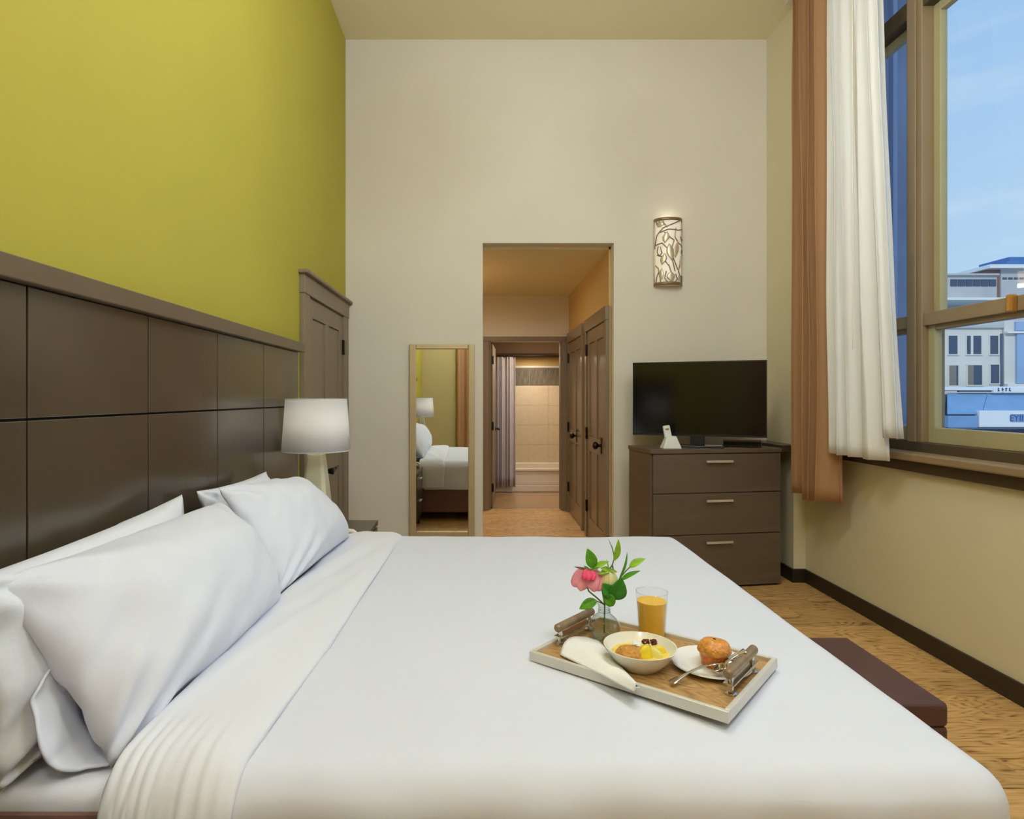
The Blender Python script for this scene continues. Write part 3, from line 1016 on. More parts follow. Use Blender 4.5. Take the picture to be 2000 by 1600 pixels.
def duvet_pt(u, v):
    s = -.62 + u * (DX_E + .26 + .62)
    t = DY0 - .27 + v * (DY1 - DY0 + .54)
    p_, dx, dy, side = drape(s, t, DX_E, DY0, DY1, .075, ZB, .34, .09)
    n1 = noise.noise(Vector((s * 3.1, t * 2.2, 1.7)))
    n2 = noise.noise(Vector((s * 9.0, t * 5.0, 4.7)))
    if dx < .05 and dy < .05:
        n3 = noise.noise(Vector((s * 2.2 + t * .8, t * 11.0, 7.7)))
        p_.z += .005 * n1 + .0022 * n2 - .003 + .0022 * max(0, n3 - .1) * max(0, min(1, (2.0 - t) / .5))
    fy = max(0, min(1, dy / .2))
    fx = max(0, min(1, dx / .2))
    wv = noise.noise(Vector((s * 7, 3.3, dy * 1.2)))
    p_.y += side * min(1, dy / .06) * .004 * noise.noise(Vector((s * 2.5, dy * 38, 2.2 + side)))
    p_.y += side * fy * (.012 * wv + .006 * math.sin(s * 21 + side))
    p_.x += fx * (.012 * noise.noise(Vector((t * 7, 9.3, dx))) + .006 * math.sin(t * 19))
    return p_


duvet = put('duvet', MB().grid(duvet_pt, 120, 150), M['linen'], None, smooth=True, solid=.012, flat_angle=180)
tag(duvet, 'smooth white duvet spread over the bed under the breakfast tray', 'duvet')


def fold_pt(u, v):
    s = u
    t = DY0 - .29 + v * (DY1 - DY0 + .56)
    x = -.685 + .275 * u + .035 * (1 - v) * (1 - u) * 0 - .012 * math.sin(v * 5)
    if v < .35:
        x += -.05 * ((.35 - v) / .35) * u
    p_, dx, dy, side = drape(-.5, t, DX_E, DY0 - .012, DY1 + .012, .09, ZB + .012, .33, .16)
    bulge = math.sin(PI * min(1, max(0, u))) ** .5
    nx_, nz_ = 0, 1
    p_.x = x
    k = min(1, dy / .1)
    lift = .016 * bulge + .004 * noise.noise(Vector((u * 3, t * 3, 2.2))) * bulge
    p_.z += lift * (1 - k) - .011 * max(0, (u - .8) / .2) ** 2 * (1 - k)
    fr_ = max(0, 1 - u * 1.15)
    wr_ = (.010 * noise.noise(Vector((u * 22 + t * 3, t * 1.5, 3))) + .006 * math.sin(u * 60 + 5 * noise.noise(Vector((u * 3, t * 2, 0))))) * min(1, max(0, (DY0 + .2 - t) / .25)) * (.25 + fr_)
    wr_ += .006 * noise.noise(Vector((u * 4 - t * 3.5, t * 1.2, 8)))
    p_.y += side * (lift * k) - (abs(wr_) if side < 0 else 0) * k
    p_.z += wr_ * (1 - k)
    return p_


fold = put('turned_down_sheet', MB().grid(fold_pt, 48, 150), M['sheet_linen'], duvet, smooth=True, solid=.006, flat_angle=180)


# pillows -----------------------------------------------------------
def pillow(name, bn, bf, tf, tn, T, seed, m, label, front=.62, pinch=.05, wrinkle=1.0):
    bn, bf, tf, tn = map(Vector, (bn, bf, tf, tn))
    n_ = ((bf - bn).cross(tn - bn) + (tf - tn).cross(tf - bf)).normalized()
    if n_.x < 0:
        n_ = -n_
    nu, nv = 56, 40
    vs, fs = [], []
    idx = {}

    def pos(u, v, sgn):
        U, V = 2 * u - 1, 2 * v - 1
        uu = .5 + U * .5 * (1 - pinch * (1 - V * V))
        vv = .5 + V * .5 * (1 - pinch * 1.2 * (1 - U * U))
        p_ = (bn * (1 - uu) + bf * uu) * (1 - vv) + (tn * (1 - uu) + tf * uu) * vv
        th_ = T * max(0.0, (1 - abs(U) ** 2.4) * (1 - abs(V) ** 2.4)) ** .5
        w_ = noise.noise(Vector((u * 3 + seed, v * 3, sgn * .7))) * .016
        w_ += noise.noise(Vector((u * 9 + seed * 2, v * 4, sgn))) * .006
        ed = max(abs(U), abs(V))
        # creases running from the corners
        cr = math.sin(18 * math.atan2(v + .08, u + .08) + 3 * noise.noise(Vector((u * 2, v * 2, seed)))) * .016 * math.exp(-2.6 * (u + v))
        cr += math.sin(14 * math.atan2(1.08 - v, u + .08)) * .009 * math.exp(-2.8 * (u + 1 - v))
        cr += .006 * noise.noise(Vector((u * 14 - v * 9, (u + v) * 2.5, seed + 9))) * (.35 + .65 * ed)
        k = front if sgn > 0 else (1 - front)
        d = sgn * th_ * k
        if th_ > 0:
            d += sgn * (w_ + cr) * wrinkle * min(1, th_ / (T * .3))
        p_ = p_ + n_ * d
        if th_ <= 0:
            p_ += n_ * .007 * noise.noise(Vector((u * 6 + seed, v * 6, 5)))
        return p_
    for sgn in (1, -1):
        for j in range(nv + 1):
            for i in range(nu + 1):
                border = i in (0, nu) or j in (0, nv)
                if sgn < 0 and border:
                    idx[(sgn, i, j)] = idx[(1, i, j)]
                    continue
                # finer spacing near the edge
                u = .5 - .5 * math.cos(PI * i / nu)
                v = .5 - .5 * math.cos(PI * j / nv)
                u = .5 * u + .5 * i / nu
                v = .5 * v + .5 * j / nv
                idx[(sgn, i, j)] = len(vs)
                vs.append(pos(u, v, sgn))
        for j in range(nv):
            for i in range(nu):
                fs.append(tuple(idx[(sgn, a_, b2)] for a_, b2 in ((i, j), (i + 1, j), (i + 1, j + 1), (i, j + 1))))
    o = put(name, MB().add(vs, fs), m, None, smooth=True, flat_angle=180)
    tag(o, label, 'pillow', 'white pillows leaning on the headboard')
    return o


ZM = .612
pillow('pillow', (-.90, 1.13, ZM + .0), (-.93, 1.95, ZM), (-.985, 1.99, 1.03), (-.985, 1.10, 1.0), .15, 3.1, M['back_pillow_linen'], 'rear white pillow against the headboard at the near left edge', front=.62, wrinkle=1.5)
pillow('pillow', (-.90, 2.20, ZM + .01), (-.88, 2.86, ZM + .01), (-.985, 2.76, 1.01), (-1.0, 2.12, 1.02), .12, 8.3, M['back_pillow_linen'], 'rear white pillow whose pointed corner shows before the far lamp', front=.62, wrinkle=1.4)
fp = pillow('pillow', (-.728, 1.19, ZM + .010), (-.685, 2.06, .655), (-.915, 2.10, .985), (-.975, 1.195, .985), .21, 5.7, M['pillow_linen'], 'large front white pillow nearest the camera with a draping open case end', front=.74, pinch=.035, wrinkle=1.5)
pillow('pillow', (-.70, 2.10, .665), (-.64, 2.93, .672), (-.88, 2.86, .965), (-.915, 2.10, 1.035), .2, 11.9, M['pillow_linen'], 'front white pillow on the far side beside the bedside lamp', front=.70, pinch=.03, wrinkle=1.3)


def sleeve(u, v):
    """open end of the pillow case hanging off the near end of the front pillow"""
    a_ = PI * (.97 + 1.06 * u)
    c = Vector((-.797, 1.27 - .10 * v * (1 - .75 * u ** 3), .726 - .004 * v))
    ax = Vector((-.16, 0, .39)).normalized()
    nr = Vector((.39, 0, .16)).normalized()
    hh_ = .118 * (1 + .02 * v)
    tt = (.056 + .006 * math.sin(5 * a_) * v)
    p_ = c + ax * hh_ * math.copysign(abs(math.cos(a_)) ** .8, math.cos(a_)) + nr * tt * math.sin(a_)
    p_ += Vector((noise.noise(Vector((3 * math.cos(a_), 3 * math.sin(a_), v * 3))) * .012 * v, 0.03 * v * math.cos(a_ * 2) + .012 * noise.noise(Vector((2 * math.cos(a_), 2 * math.sin(a_), 7))), 0))
    p_.z = max(p_.z, .618)
    return p_


put('case_end', MB().grid(sleeve, 48, 10), M['pillow_linen'], fp, smooth=True, solid=.005, flat_angle=180)

# ------------------------------------------------------------------ nightstands and lamps
NX0, NX1, NZ = XH + .012, -.63, .60


def nightstand(y0, y1, label):
    n_ = empty('nightstand', ((NX0 + NX1) / 2, (y0 + y1) / 2, 0))
    tag(n_, label, 'nightstand', 'bedside nightstands')
    put('top', MB().box(NX0, NX1, y0, y1, NZ - .03, NZ), M['espresso'], n_, bevel=.003)
    put('body', MB().box(NX0, NX1 - .012, y0 + .01, y1 - .01, .1, NZ - .03), M['espresso'], n_, bevel=.002)
    for z0, z1 in ((.12, .335), (.345, .56)):
        dr = put('drawer', MB().box(NX1 - .012, NX1 - .001, y0 + .015, y1 - .015, z0, z1), M['espresso'], n_, bevel=.002)
        put('handle', MB().box(NX1 - .001, NX1 + .018, (y0 + y1) / 2 - .06, (y0 + y1) / 2 + .06, z1 - .05, z1 - .04), M['satin_metal'], dr, bevel=.002)
    for lx in (NX0 + .04, NX1 - .05):
        for ly in (y0 + .04, y1 - .04):
            put('leg', MB().box(lx - .02, lx + .02, ly - .02, ly + .02, 0, .1), M['espresso'], n_)
    return n_


nightstand(3.12, 3.69, 'dark brown nightstand under the lamp beside the far side of the bed')
nightstand(.40, 1.0, 'dark brown nightstand seen in the mirror at the near side of the bed')


def table_lamp(x, y, z, label):
    t = empty('table_lamp', (x, y, z))
    tag(t, label, 'lamp', 'bedside table lamps')
    put('foot', MB().frustum((x, y), .072, .072, .07, .07, z, z + .02), M['lamp_metal'], t, bevel=.003)
    b_ = MB()
    prof = [(.072, .02), (.074, .06), (.070, .18), (.056, .32), (.045, .42), (.04, .45)]
    vs, fs = [], []
    for hw, zz in prof:
        c_ = hw * .72
        for (sx, sy) in ((-c_, -hw), (c_, -hw), (hw, -c_), (hw, c_), (c_, hw), (-c_, hw), (-hw, c_), (-hw, -c_)):
            vs.append((x + sx, y + sy, z + zz))
    for k in range(len(prof) - 1):
        for i in range(8):
            fs.append((k * 8 + i, k * 8 + (i + 1) % 8, (k + 1) * 8 + (i + 1) % 8, (k + 1) * 8 + i))
    fs.append(tuple(reversed(range(8))))
    fs.append(tuple(range(40, 48)))
    put('body', MB().add(vs, fs), M['lamp_base'], t, bevel=.002)
    put('neck', MB().lathe((x, y, z + .45), [(.02, 0), (.02, .02), (.012, .025), (.012, .10)], 14), M['lamp_metal'], t, smooth=True)
    put('shade', MB().lathe((x, y, z + .469), [(.176, 0), (.157, .27)], 48, cap=False), M['shade_fabric'], t, smooth=True, solid=.003)
    for zz, rr in ((.469, .176), (.739, .157)):
        put('shade_trim', MB().tube([(x + rr * math.cos(i * PI / 24), y + rr * math.sin(i * PI / 24), z + zz) for i in range(49)], .003, 6), M['shade_fabric'], t, smooth=True)
    put('bulb', MB().lathe((x, y, z + .55), [(0, 0), (.014, .0), (.016, .03), (.03, .07), (.026, .1), (0, .115)], 14), M['bulb_glow'], t, smooth=True)
    put('spider', MB().tube([(x - .155, y, z + .725), (x + .155, y, z + .725)], .002, 6).tube([(x, y, z + .66), (x, y, z + .735)], .003, 6), M['lamp_metal'], t)
    return t


table_lamp(-.872, 3.19 + .005, NZ, 'bedside lamp with white drum shade and cream body before the taupe door')
table_lamp(-.872, .75, NZ, 'bedside lamp with white drum shade seen in the mirror')
# small cream thing on the far nightstand
tel = empty('telephone', (-.70, 3.19, NZ))
tag(tel, 'small cream telephone receiver lying on the far nightstand', 'telephone')
put('base', MB().frustum((-.71, 3.19), .06, .045, .05, .035, NZ, NZ + .02), M['twig'], tel, bevel=.004)
put('receiver', MB().tube([(-.765, 3.175, NZ + .026), (-.745, 3.175, NZ + .042), (-.71, 3.175, NZ + .05), (-.675, 3.175, NZ + .044), (-.66, 3.175, NZ + .03)], [.017, .015, .012, .013, .014], 10), M['paper_white'], tel, smooth=True)

# ------------------------------------------------------------------ mirror
mr_ = empty('wall_mirror', (-.31, YB, .235))
tag(mr_, 'tall narrow mirror in a pale gold frame on the back wall', 'mirror')
MX0, MX1, MZ0, MZ1, MT = -.572, -.052, .232, 1.772, .052
yf0, yf1 = YB - .03, YB - .002
put('glass', MB().box(MX0 + MT, MX1 - MT + .004, YB - .016, YB - .012, MZ0 + MT, MZ1 - .04), M['mirror_silver'], mr_)
put('backing', MB().box(MX0 + .01, MX1 - .01, YB - .012, YB - .002, MZ0 + .01, MZ1 - .01), M['groove_dark'], mr_)
for (a, b_, c, d) in ((MX0, MX0 + MT, MZ0, MZ1), (MX1 - MT, MX1, MZ0, MZ1), (MX0 + MT, MX1 - MT, MZ0, MZ0 + MT), (MX0 + MT, MX1 - MT, MZ1 - .04, MZ1)):
    put('frame_rail', MB().box(a, b_, yf0, yf1, c, d), M['champagne'], mr_, bevel=.006)
    m2 = MB()
    if b_ - a < .06:
        m2.box(a + .004, a + .012, yf0 - .006, yf0, c, d)
    else:
        m2.box(a, b_, yf0 - .006, yf0, c + .004, c + .012)
    put('frame_bead', m2, M['champagne'], mr_, bevel=.002)

# ------------------------------------------------------------------ sconce
sx, sz0, sz1 = 1.487, 2.235, 2.765
sc = empty('wall_sconce', (sx, YB, sz0))
tag(sc, 'half round wall sconce with branching metal relief on the back wall', 'sconce')
SR = .108
put('back_plate', MB().box(sx - SR, sx + SR, YB - .012, YB - .001, sz0, sz1), M['sconce_metal'], sc, bevel=.003)


def half(r, z, a_):
    return Vector((sx + r * math.cos(a_), YB - .012 - r * .72 * math.sin(a_), z))


put('diffuser', MB().grid(lambda u, v: half(SR - .006, sz0 + .01 + (sz1 - sz0 - .02) * v, PI * u), 28, 8), M['sconce_glass'], sc, smooth=True, solid=.004, flat_angle=180)
for zz in (sz0, sz1 - .022):
    put('rim_band', MB().grid(lambda u, v, zz=zz: half(SR + .002, zz + .022 * v, PI * u), 28, 2), M['sconce_vine'], sc, smooth=True, solid=.006, flat_angle=180)
for aa in (.06, PI - .06):
    put('side_band', MB().grid(lambda u, v, aa=aa: half(SR + .001, sz0 + (sz1 - sz0) * v, aa - .07 + .14 * u), 3, 4), M['sconce_metal'], sc, smooth=True, solid=.006)
H_ = sz1 - sz0


def on(u, v):
    return half(SR + .002, sz0 + H_ * v, PI * (1 - u))


vines = [
    [(.05, .55), (.15, .74), (.32, .84), (.55, .9), (.8, .97)], [(.12, .98), (.16, .9), (.24, .95)], [(.3, .97), (.36, .9), (.42, .85)],
    [(.95, .85), (.7, .81), (.45, .82), (.25, .78)], [(.62, .84), (.6, .7), (.7, .62), (.97, .57)], [(.35, .78), (.5, .69), (.58, .66)],
    [(.1, .6), (.3, .62), (.42, .54), (.55, .4), (.68, .22)], [(.58, .66), (.5, .5), (.55, .33), (.6, .2)], [(.16, .45), (.3, .42), (.45, .28)],
    [(.2, .58), (.16, .5), (.22, .43), (.3, .47), (.26, .57)], [(.97, .48), (.8, .42), (.7, .2), (.75, .14), (.95, .13)], [(.9, .44), (.82, .5), (.88, .54), (.96, .5)],
    [(.1, .3), (.2, .25), (.25, .1), (.27, .03)], [(.12, .04), (.16, .14), (.22, .2)], [(.4, .2), (.36, .1), (.42, .04)], [(.62, .16), (.66, .08), (.6, .04)],
    [(.8, .14), (.8, .03)], [(.88, .12), (.9, .03)], [(.78, .72), (.86, .66), (.95, .7)], [(.45, .3), (.5, .2), (.56, .12), (.55, .04)]]
for vn in vines:
    pts = []
    for k in range(len(vn) - 1):
        for s_ in range(5):
            f_ = s_ / 5
            pts.append(on(vn[k][0] * (1 - f_) + vn[k + 1][0] * f_, vn[k][1] * (1 - f_) + vn[k + 1][1] * f_))
    pts.append(on(*vn[-1]))
    put('vine', MB().tube(pts, .0042, 6), M['sconce_vine'], sc, smooth=True)
for (u, v, w_, h_, sl_) in ((.36, .62, .16, .16, .05), (.52, .36, .18, .24, -.06), (.60, .40, .14, .24, .07), (.30, .30, .16, .16, .06), (.78, .26, .10, .20, .06), (.85, .68, .13, .12, .04), (.28, .08, .12, .16, .0), (.50, .05, .2, .14, .0), (.70, .05, .1, .1, .02), (.22, .86, .2, .08, .05)):
    lf = MB().grid(lambda a_, b_, u=u, v=v, w_=w_, h_=h_, sl_=sl_: on(u + sl_ * b_ + (a_ - .5) * w_ * math.sin(PI * max(.03, min(.97, b_))), v + h_ * b_) + Vector((0, -.003 - .004 * math.sin(PI * a_), 0)), 6, 8)
    put('relief_leaf', lf, M['sconce_metal'], sc, smooth=True, solid=.003)
lamp_light('sconce_bulb', (sx, YB - .05, sz1 + .01), .15, .05, (1.0, .86, .66), sc, 'POINT')

# ------------------------------------------------------------------ dresser
ang = math.atan2(4.338 - 4.196, 2.158 - 1.18)
DWD, DH, DD = .985, .985, .40
dr = empty('dresser', (1.18, 4.196, 0), ang)
tag(dr, 'dark brown three drawer dresser standing under the television', 'dresser')
put('carcass', MB().box(0, DWD, .02, DD, .05, DH - .03), M['dresser_wood'], dr, local=True, bevel=.003)
put('top', MB().box(-.006, DWD + .004, -.004, DD + .004, DH - .03, DH), M['dresser_wood'], dr, local=True, bevel=.003)
put('plinth', MB().box(.01, DWD - .01, .03, DD - .02, 0, .05), M['groove_dark'], dr, local=True)
zs = [.012, .382, .675, .952]
for z0, z1 in zip(zs[:-1], zs[1:]):
    dw = put('drawer', MB().box(.016, DWD - .006, 0, .02, z0 + .003, z1 - .003), M['dresser_wood'], dr, local=True, bevel=.002)
    hm = MB().box(.40, .60, -.028, -.016, z1 - .062, z1 - .046).box(.415, .425, -.02, 0, z1 - .058, z1 - .050).box(.575, .585, -.02, 0, z1 - .058, z1 - .050)
    hm.v = [W[dr.name] @ v for v in hm.v]
    tag(put('handle', hm, M['satin_metal'], dw, bevel=.002), 'satin metal bar handle')
shf = MB().prism([(2.165, 4.33), (XP - .001, 4.36), (XP - .001, YB - .001), (2.115, YB - .001)], .955, 1.005)
tag(put('corner_shelf', shf, M['espresso'], bevel=.003), 'dark brown corner ledge between dresser and window wall', 'shelf')

# ------------------------------------------------------------------ television
TL, TR = Vector((1.151, 4.589, 0)), Vector((2.0, 4.228, 0))
tang = math.atan2(TR.y - TL.y, TR.x - TL.x)
tw_ = (TR - TL).length
tv = empty('television', (TL.x, TL.y, DH), tang)
tag(tv, 'black flat screen television turned on the dresser', 'television')
zb, zt = 1.065 - DH, 1.612 - DH
put('housing', MB().box(0, tw_, .004, .035, zb, zt).box(.15, tw_ - .15, .035, .055, zb + .05, zt - .2), M['tv_black'], tv, local=True, bevel=.003)
put('screen', MB().box(.008, tw_ - .008, .0, .005, zb + .014, zt - .008), M['tv_screen'], tv, local=True)
put('bezel', MB().box(0, tw_, -.002, .004, zb, zb + .014).box(0, .008, -.002, .004, zb, zt).box(tw_ - .008, tw_, -.002, .004, zb, zt).box(0, tw_, -.002, .004, zt - .008, zt), M['tv_black'], tv, local=True)
put('neck', MB().box(tw_ * .5 - .05, tw_ * .5 + .05, .012, .04, .012, zb + .02), M['tv_black'], tv, local=True, bevel=.003)
put('foot', MB().box(tw_ * .5 - .18, tw_ * .5 + .18, -.04, .11, .0, .012), M['tv_black'], tv, local=True, bevel=.004)

# things on the dresser
ph = empty('cordless_phone', (1.33, 4.262, DH))
tag(ph, 'white cordless phone standing in its cradle on the dresser', 'phone')
c0 = atz(1310, 876, DH)
ph.location = c0
W[ph.name] = Matrix.Translation(c0)
put('cradle', MB().frustum((0, 0), .066, .05, .034, .026, 0, .088), M['white_plastic'], ph, local=True, bevel=.006)
hd = MB().frustum((0, 0), .026, .014, .024, .012, 0, .12)
rot = Euler((math.radians(-12), math.radians(-7), 0)).to_matrix()
hd.v = [rot @ v + Vector((-.012, 0, .045)) for v in hd.v]
hs = put('handset', hd, M['white_plastic'], ph, local=True, bevel=.006)
dk = MB().box(-.012, .012, -.0155, -.013, .085, .097)
dk.v = [rot @ v + Vector((-.012, 0, .045)) + c0 for v in dk.v]
put('display', dk, M['set_box'], hs)
c0 = atz(1386, 873, DH)
rc = empty('notepad', c0, -.25)
tag(rc, 'small white notepad lying at the front of the dresser', 'notepad')
put('pages', MB().box(-.085, .085, -.03, .03, 0, .010), M['paper_white'], rc, local=True, bevel=.002)
put('cover', MB().box(-.085, .085, -.03, .03, .010, .0125), M['paper_white'], rc, local=True)
bx = empty('cable_box', (1.93, 4.47, DH), tang)
tag(bx, 'low beige box on the dresser below the television', 'box')
put('case', MB().box(-.13, .13, -.05, .05, .004, .05), M['set_box'], bx, local=True, bevel=.004)
put('front_panel', MB().box(-.125, .125, -.053, -.05, .010, .038), M['groove_dark'], bx, local=True)
for sx_ in (-.1, .1):
    put('foot', MB().box(sx_ - .012, sx_ + .012, -.03, .03, 0, .004), M['groove_dark'], bx, local=True)

# ------------------------------------------------------------------ curtains
def curtain(name, y0t, y1t, y0b, y1b, x, amp, folds, ztop, zbot, seed, m, label, thick=.004, lean=0.0):
    def fn(u, v):
        w_ = 1 - v
        ya = y0t * v + y0b * w_
        yb_ = y1t * v + y1b * w_
        ph_ = folds * 2 * PI * (u + .035 * math.sin(2 * PI * u * 1.7 + seed) + .02 * noise.noise(Vector((u * 3, v * 1.5, seed))))
        a2 = amp * (.75 + .35 * noise.noise(Vector((u * 4, v * 2.0, seed + 3))) + .15 * w_)
        y = ya + (yb_ - ya) * u + .012 * math.sin(ph_ * 2 + 1)
        xx = x + a2 * math.sin(ph_) + .012 * noise.noise(Vector((u * 12, v * 3, seed)))
        xx += lean * w_ * w_ * (1 - u)
        zb_ = zbot(u) if callable(zbot) else zbot
        return Vector((xx, y, zb_ + (ztop - zb_) * v))
    r = empty(name, (x, (y0b + y1b) / 2, 0))
    tag(r, label, 'curtain')
    put('cloth', MB().grid(fn, 150, 40), m, r, smooth=True, solid=thick, flat_angle=180)
    return r


ct1 = curtain('drape', 3.80, 4.24, 3.76, 4.22, 2.19, .068, 4.5, 4.14, lambda u: .68 + .012 * math.sin(9 * u), 2.0, M['brown_drape'], 'long brown drape hanging in the corner beside the white curtain')
ct2 = curtain('sheer_curtain', 3.33, 3.80, 3.17, 3.77, 2.175, .04, 4.5, 4.14, lambda u: 1.0 if u > .22 else 1.0 + .13 * min(1, (.22 - u) / .02), 5.0, M['sheer'], 'cream white sheer curtain gathered beside the window', lean=.03)
track = put('curtain_track', MB().box(2.16, 2.22, .3, 4.3, 4.14, 4.165), M['satin_metal'])
tag(track, 'curtain track under the ceiling along the window wall', 'curtain track')
put('track_bracket', MB().box(2.18, 2.20, 3.0, 3.03, 4.165, ZC).box(2.18, 2.20, .8, .83, 4.165, ZC), M['satin_metal'], track)
pc = put('curtain_pull', MB().tube([(2.105, 3.43, 4.1), (2.108, 3.43, 2.6), (2.11, 3.425, 1.62)], .004, 6), M['paper_white'], smooth=True)
tag(pc, 'thin white pull rod hanging before the sheer curtain', 'pull rod')


def rear(u, v):
    ph_ = 6 * 2 * PI * u
    return Vector((-.45 + 1.0 * u, YR + .08 + .04 * math.sin(ph_), .05 + 3.6 * v))


rd = empty('drape', (.05, YR + .08, .05))
tag(rd, 'brown drape on the rear wall that shows in the mirror', 'curtain')
put('cloth', MB().grid(rear, 90, 8), M['brown_drape'], rd, smooth=True, solid=.004, flat_angle=180)
put('rod', MB().tube([(-.6, YR + .08, 3.67), (.75, YR + .08, 3.67)], .014, 10).tube([(-.5, YR, 3.67), (-.5, YR + .08, 3.67)], .01, 8).tube([(.65, YR, 3.67), (.65, YR + .08, 3.67)], .01, 8), M['dark_bronze'], rd, smooth=True)

# ------------------------------------------------------------------ ottoman
ot = empty('ottoman', (1.2, 2.03, 0))
tag(ot, 'dark maroon leather bench at the foot of the bed', 'bench')
put('body', MB().box(1.032, 1.383, 1.787, 2.283, .05, .372), M['ottoman_leather'], ot, bevel=.01)
cu_ = put('cushion', MB().box(1.03, 1.385, 1.785, 2.285, .37, .445), M['ottoman_leather'], ot, bevel=.016)
cu_.modifiers['bevel'].segments = 4
for lx in (1.07, 1.34):
    for ly in (1.83, 2.24):
        put('leg', MB().frustum((lx, ly), .018, .018, .024, .024, 0, .05), M['espresso'], ot)

# ------------------------------------------------------------------ breakfast tray
TCX, TCY, TA, THA, THB, TTX, TTY = .440, 1.568, -.715, .258, .180, .026, -.008
TZ = ZB + .0175
tray = empty('tray', (TCX, TCY, TZ), rot=(math.atan(TTY), -math.atan(TTX), TA))
# matrix order: yaw first, then small tilts about the tray's own axes
tm_ = Matrix.Translation((TCX, TCY, TZ)) @ Matrix.Rotation(TA, 4, 'Z') @ Matrix.Rotation(-math.atan(TTX), 4, 'Y') @ Matrix.Rotation(math.atan(TTY), 4, 'X')
tray.rotation_euler = tm_.to_euler()
W[tray.name] = tm_
tag(tray, 'rectangular wooden breakfast tray with pale rim and metal handles on the bed', 'tray')
put('base', MB().box(-THA + .012, THA - .012, -THB + .012, THB - .012, -.008, .006), M['tray_wood'], tray, local=True)
for (a, b_, c, d) in ((-THA, THA, -THB, -THB + .012), (-THA, THA, THB - .012, THB), (-THA, -THA + .012, -THB + .012, THB - .012), (THA - .012, THA, -THB + .012, THB - .012)):
    put('rim', MB().box(a, b_, c, d, -.010, .015), M['tray_rim'], tray, local=True, bevel=.002)
for sgn in (-1, 1):
    xh = sgn * (THA - .03)
    hm = MB()
    zz = .056
    hnd = put('handle', MB().tube([(xh, -.095, zz), (xh, -.09, zz), (xh, .09, zz), (xh, .095, zz)], [.007, .0115, .0115, .007], 14), M['grip'], tray, local=True, smooth=True)
    for yy in (-.075, .075):
        pm_ = MB().tube([(xh, yy, .004), (xh, yy, .02), (xh, yy, zz)], [.010, .007, .006], 10)
        pm_.lathe((xh, yy, .006), [(.014, 0), (.014, .004), (.008, .008)], 14)
        pm_.v = [tm_ @ v for v in pm_.v]
        put('post', pm_, M['chrome'], hnd, smooth=True)
    br = MB().box(xh - .013, xh + .013, -.088, .088, .030, .034)
    br.v = [tm_ @ v for v in br.v]
    put('bracket', br, M['chrome'], hnd, bevel=.001)


def on_tray(px, py, h=.006):
    """point of the tray's upper face on the sight line through that place"""
    d = Vector(((px - CX) / F, 1, -(py - CY) / F))
    n_ = (tm_.to_3x3() @ Vector((0, 0, 1))).normalized()
    o_ = tm_ @ Vector((0, 0, h))
    e_ = Vector((0, 0, EYE))
    t_ = (o_ - e_).dot(n_) / d.dot(n_)
    return e_ + d * t_


# bowl
c = on_tray(1250, 1302)
bowl = empty('bowl', c)
tag(bowl, 'white bowl of fruit and crumble in the middle of the tray', 'bowl')
R_ = 70 * c.y / F
put('body', MB().lathe(c, [(.0, .003), (R_ * .50, .0), (R_ * .56, .003), (R_ * .80, .026), (R_ * .97, .050), (R_, .054), (R_ * .965, .054), (R_ * .76, .028), (R_ * .5, .009), (0, .008)], 48, cap=False), M['ceramic'], bowl, smooth=True)
put('custard', MB().lathe(c, [(0, .034), (R_ * .4, .034), (R_ * .79, .032)], 32, cap=False), M['custard'], bowl, smooth=True)
food = empty('crumble', c)
cr = MB()
random.seed(11)


def blob(mb, p0, r, seed, sq=.6, nu=14, nv=9, amp=.25):
    def fn(u, v):
        a_, b_ = 2 * PI * u, PI * v
        d_ = Vector((math.sin(b_) * math.cos(a_), math.sin(b_) * math.sin(a_), math.cos(b_)))
        k = 1 + amp * noise.noise(d_ * 1.8 + Vector((seed, 0, 0)))
        return Vector(p0) + Vector((d_.x * r * k, d_.y * r * k, d_.z * r * sq * k))
    return mb.grid(fn, nu, nv)


bpy.data.objects.remove(food)
blob(cr, c + Vector((-.026, -.012, .036)), .036, 2.0, .5)
tag(put('crumble', cr, M['crumble'], smooth=True), 'golden crumble heaped at the left of the white bowl', 'food')
fruit_lab = ['bright yellow mango slice upright at the front of the white bowl', 'pale pear slice beside the mango in the white bowl', 'yellow mango slice at the right edge of the white bowl', 'pale green pear wedge lying flat in the white bowl']
for k, (dx, dy, hgt, ln, rz, mm) in enumerate(((.008, -.022, .030, .040, .5, 'mango'), (.030, -.016, .022, .036, -.5, 'pear'), (.05, .008, .016, .032, .2, 'mango'), (.022, .020, .018, .034, 1.2, 'pear'))):
    def wedge(u, v, dx=dx, dy=dy, hgt=hgt, ln=ln, rz=rz):
        a_ = PI * u
        b_ = (v - .5)
        taper = math.cos(PI * b_) ** .6
        loc = Vector((b_ * ln * 1.3, math.cos(a_) * ln * .35 * taper, math.sin(a_) * hgt * taper))
        cz, sz_ = math.cos(rz), math.sin(rz)
        return c + Vector((dx + loc.x * cz - loc.y * sz_, dy + loc.x * sz_ + loc.y * cz, .033 + loc.z))
    tag(put('fruit_slice', MB().grid(wedge, 10, 10), M[mm], smooth=True), fruit_lab[k], 'fruit', 'fruit slices in the bowl')
for k, (dx, dy) in enumerate(((.022, .026), (.040, .022))):
    s_ = blob(MB(), c + Vector((dx, dy, .052)), .010, k * 3.0, .6, amp=.6)
    tag(put('date_piece', s_, M['syrup'], smooth=True), ['dark brown date piece nearer the middle of the bowl', 'dark brown date piece nearer the right rim of the bowl'][k], 'food', 'dark date pieces in the bowl')
tag(put('sugar_dusting', blob(MB(), c + Vector((-.006, .012, .053)), .012, 5.0, .4, amp=.6), M['sugar'], smooth=True), 'white dusting of sugar on the crumble in the bowl', 'food', None, 'stuff')

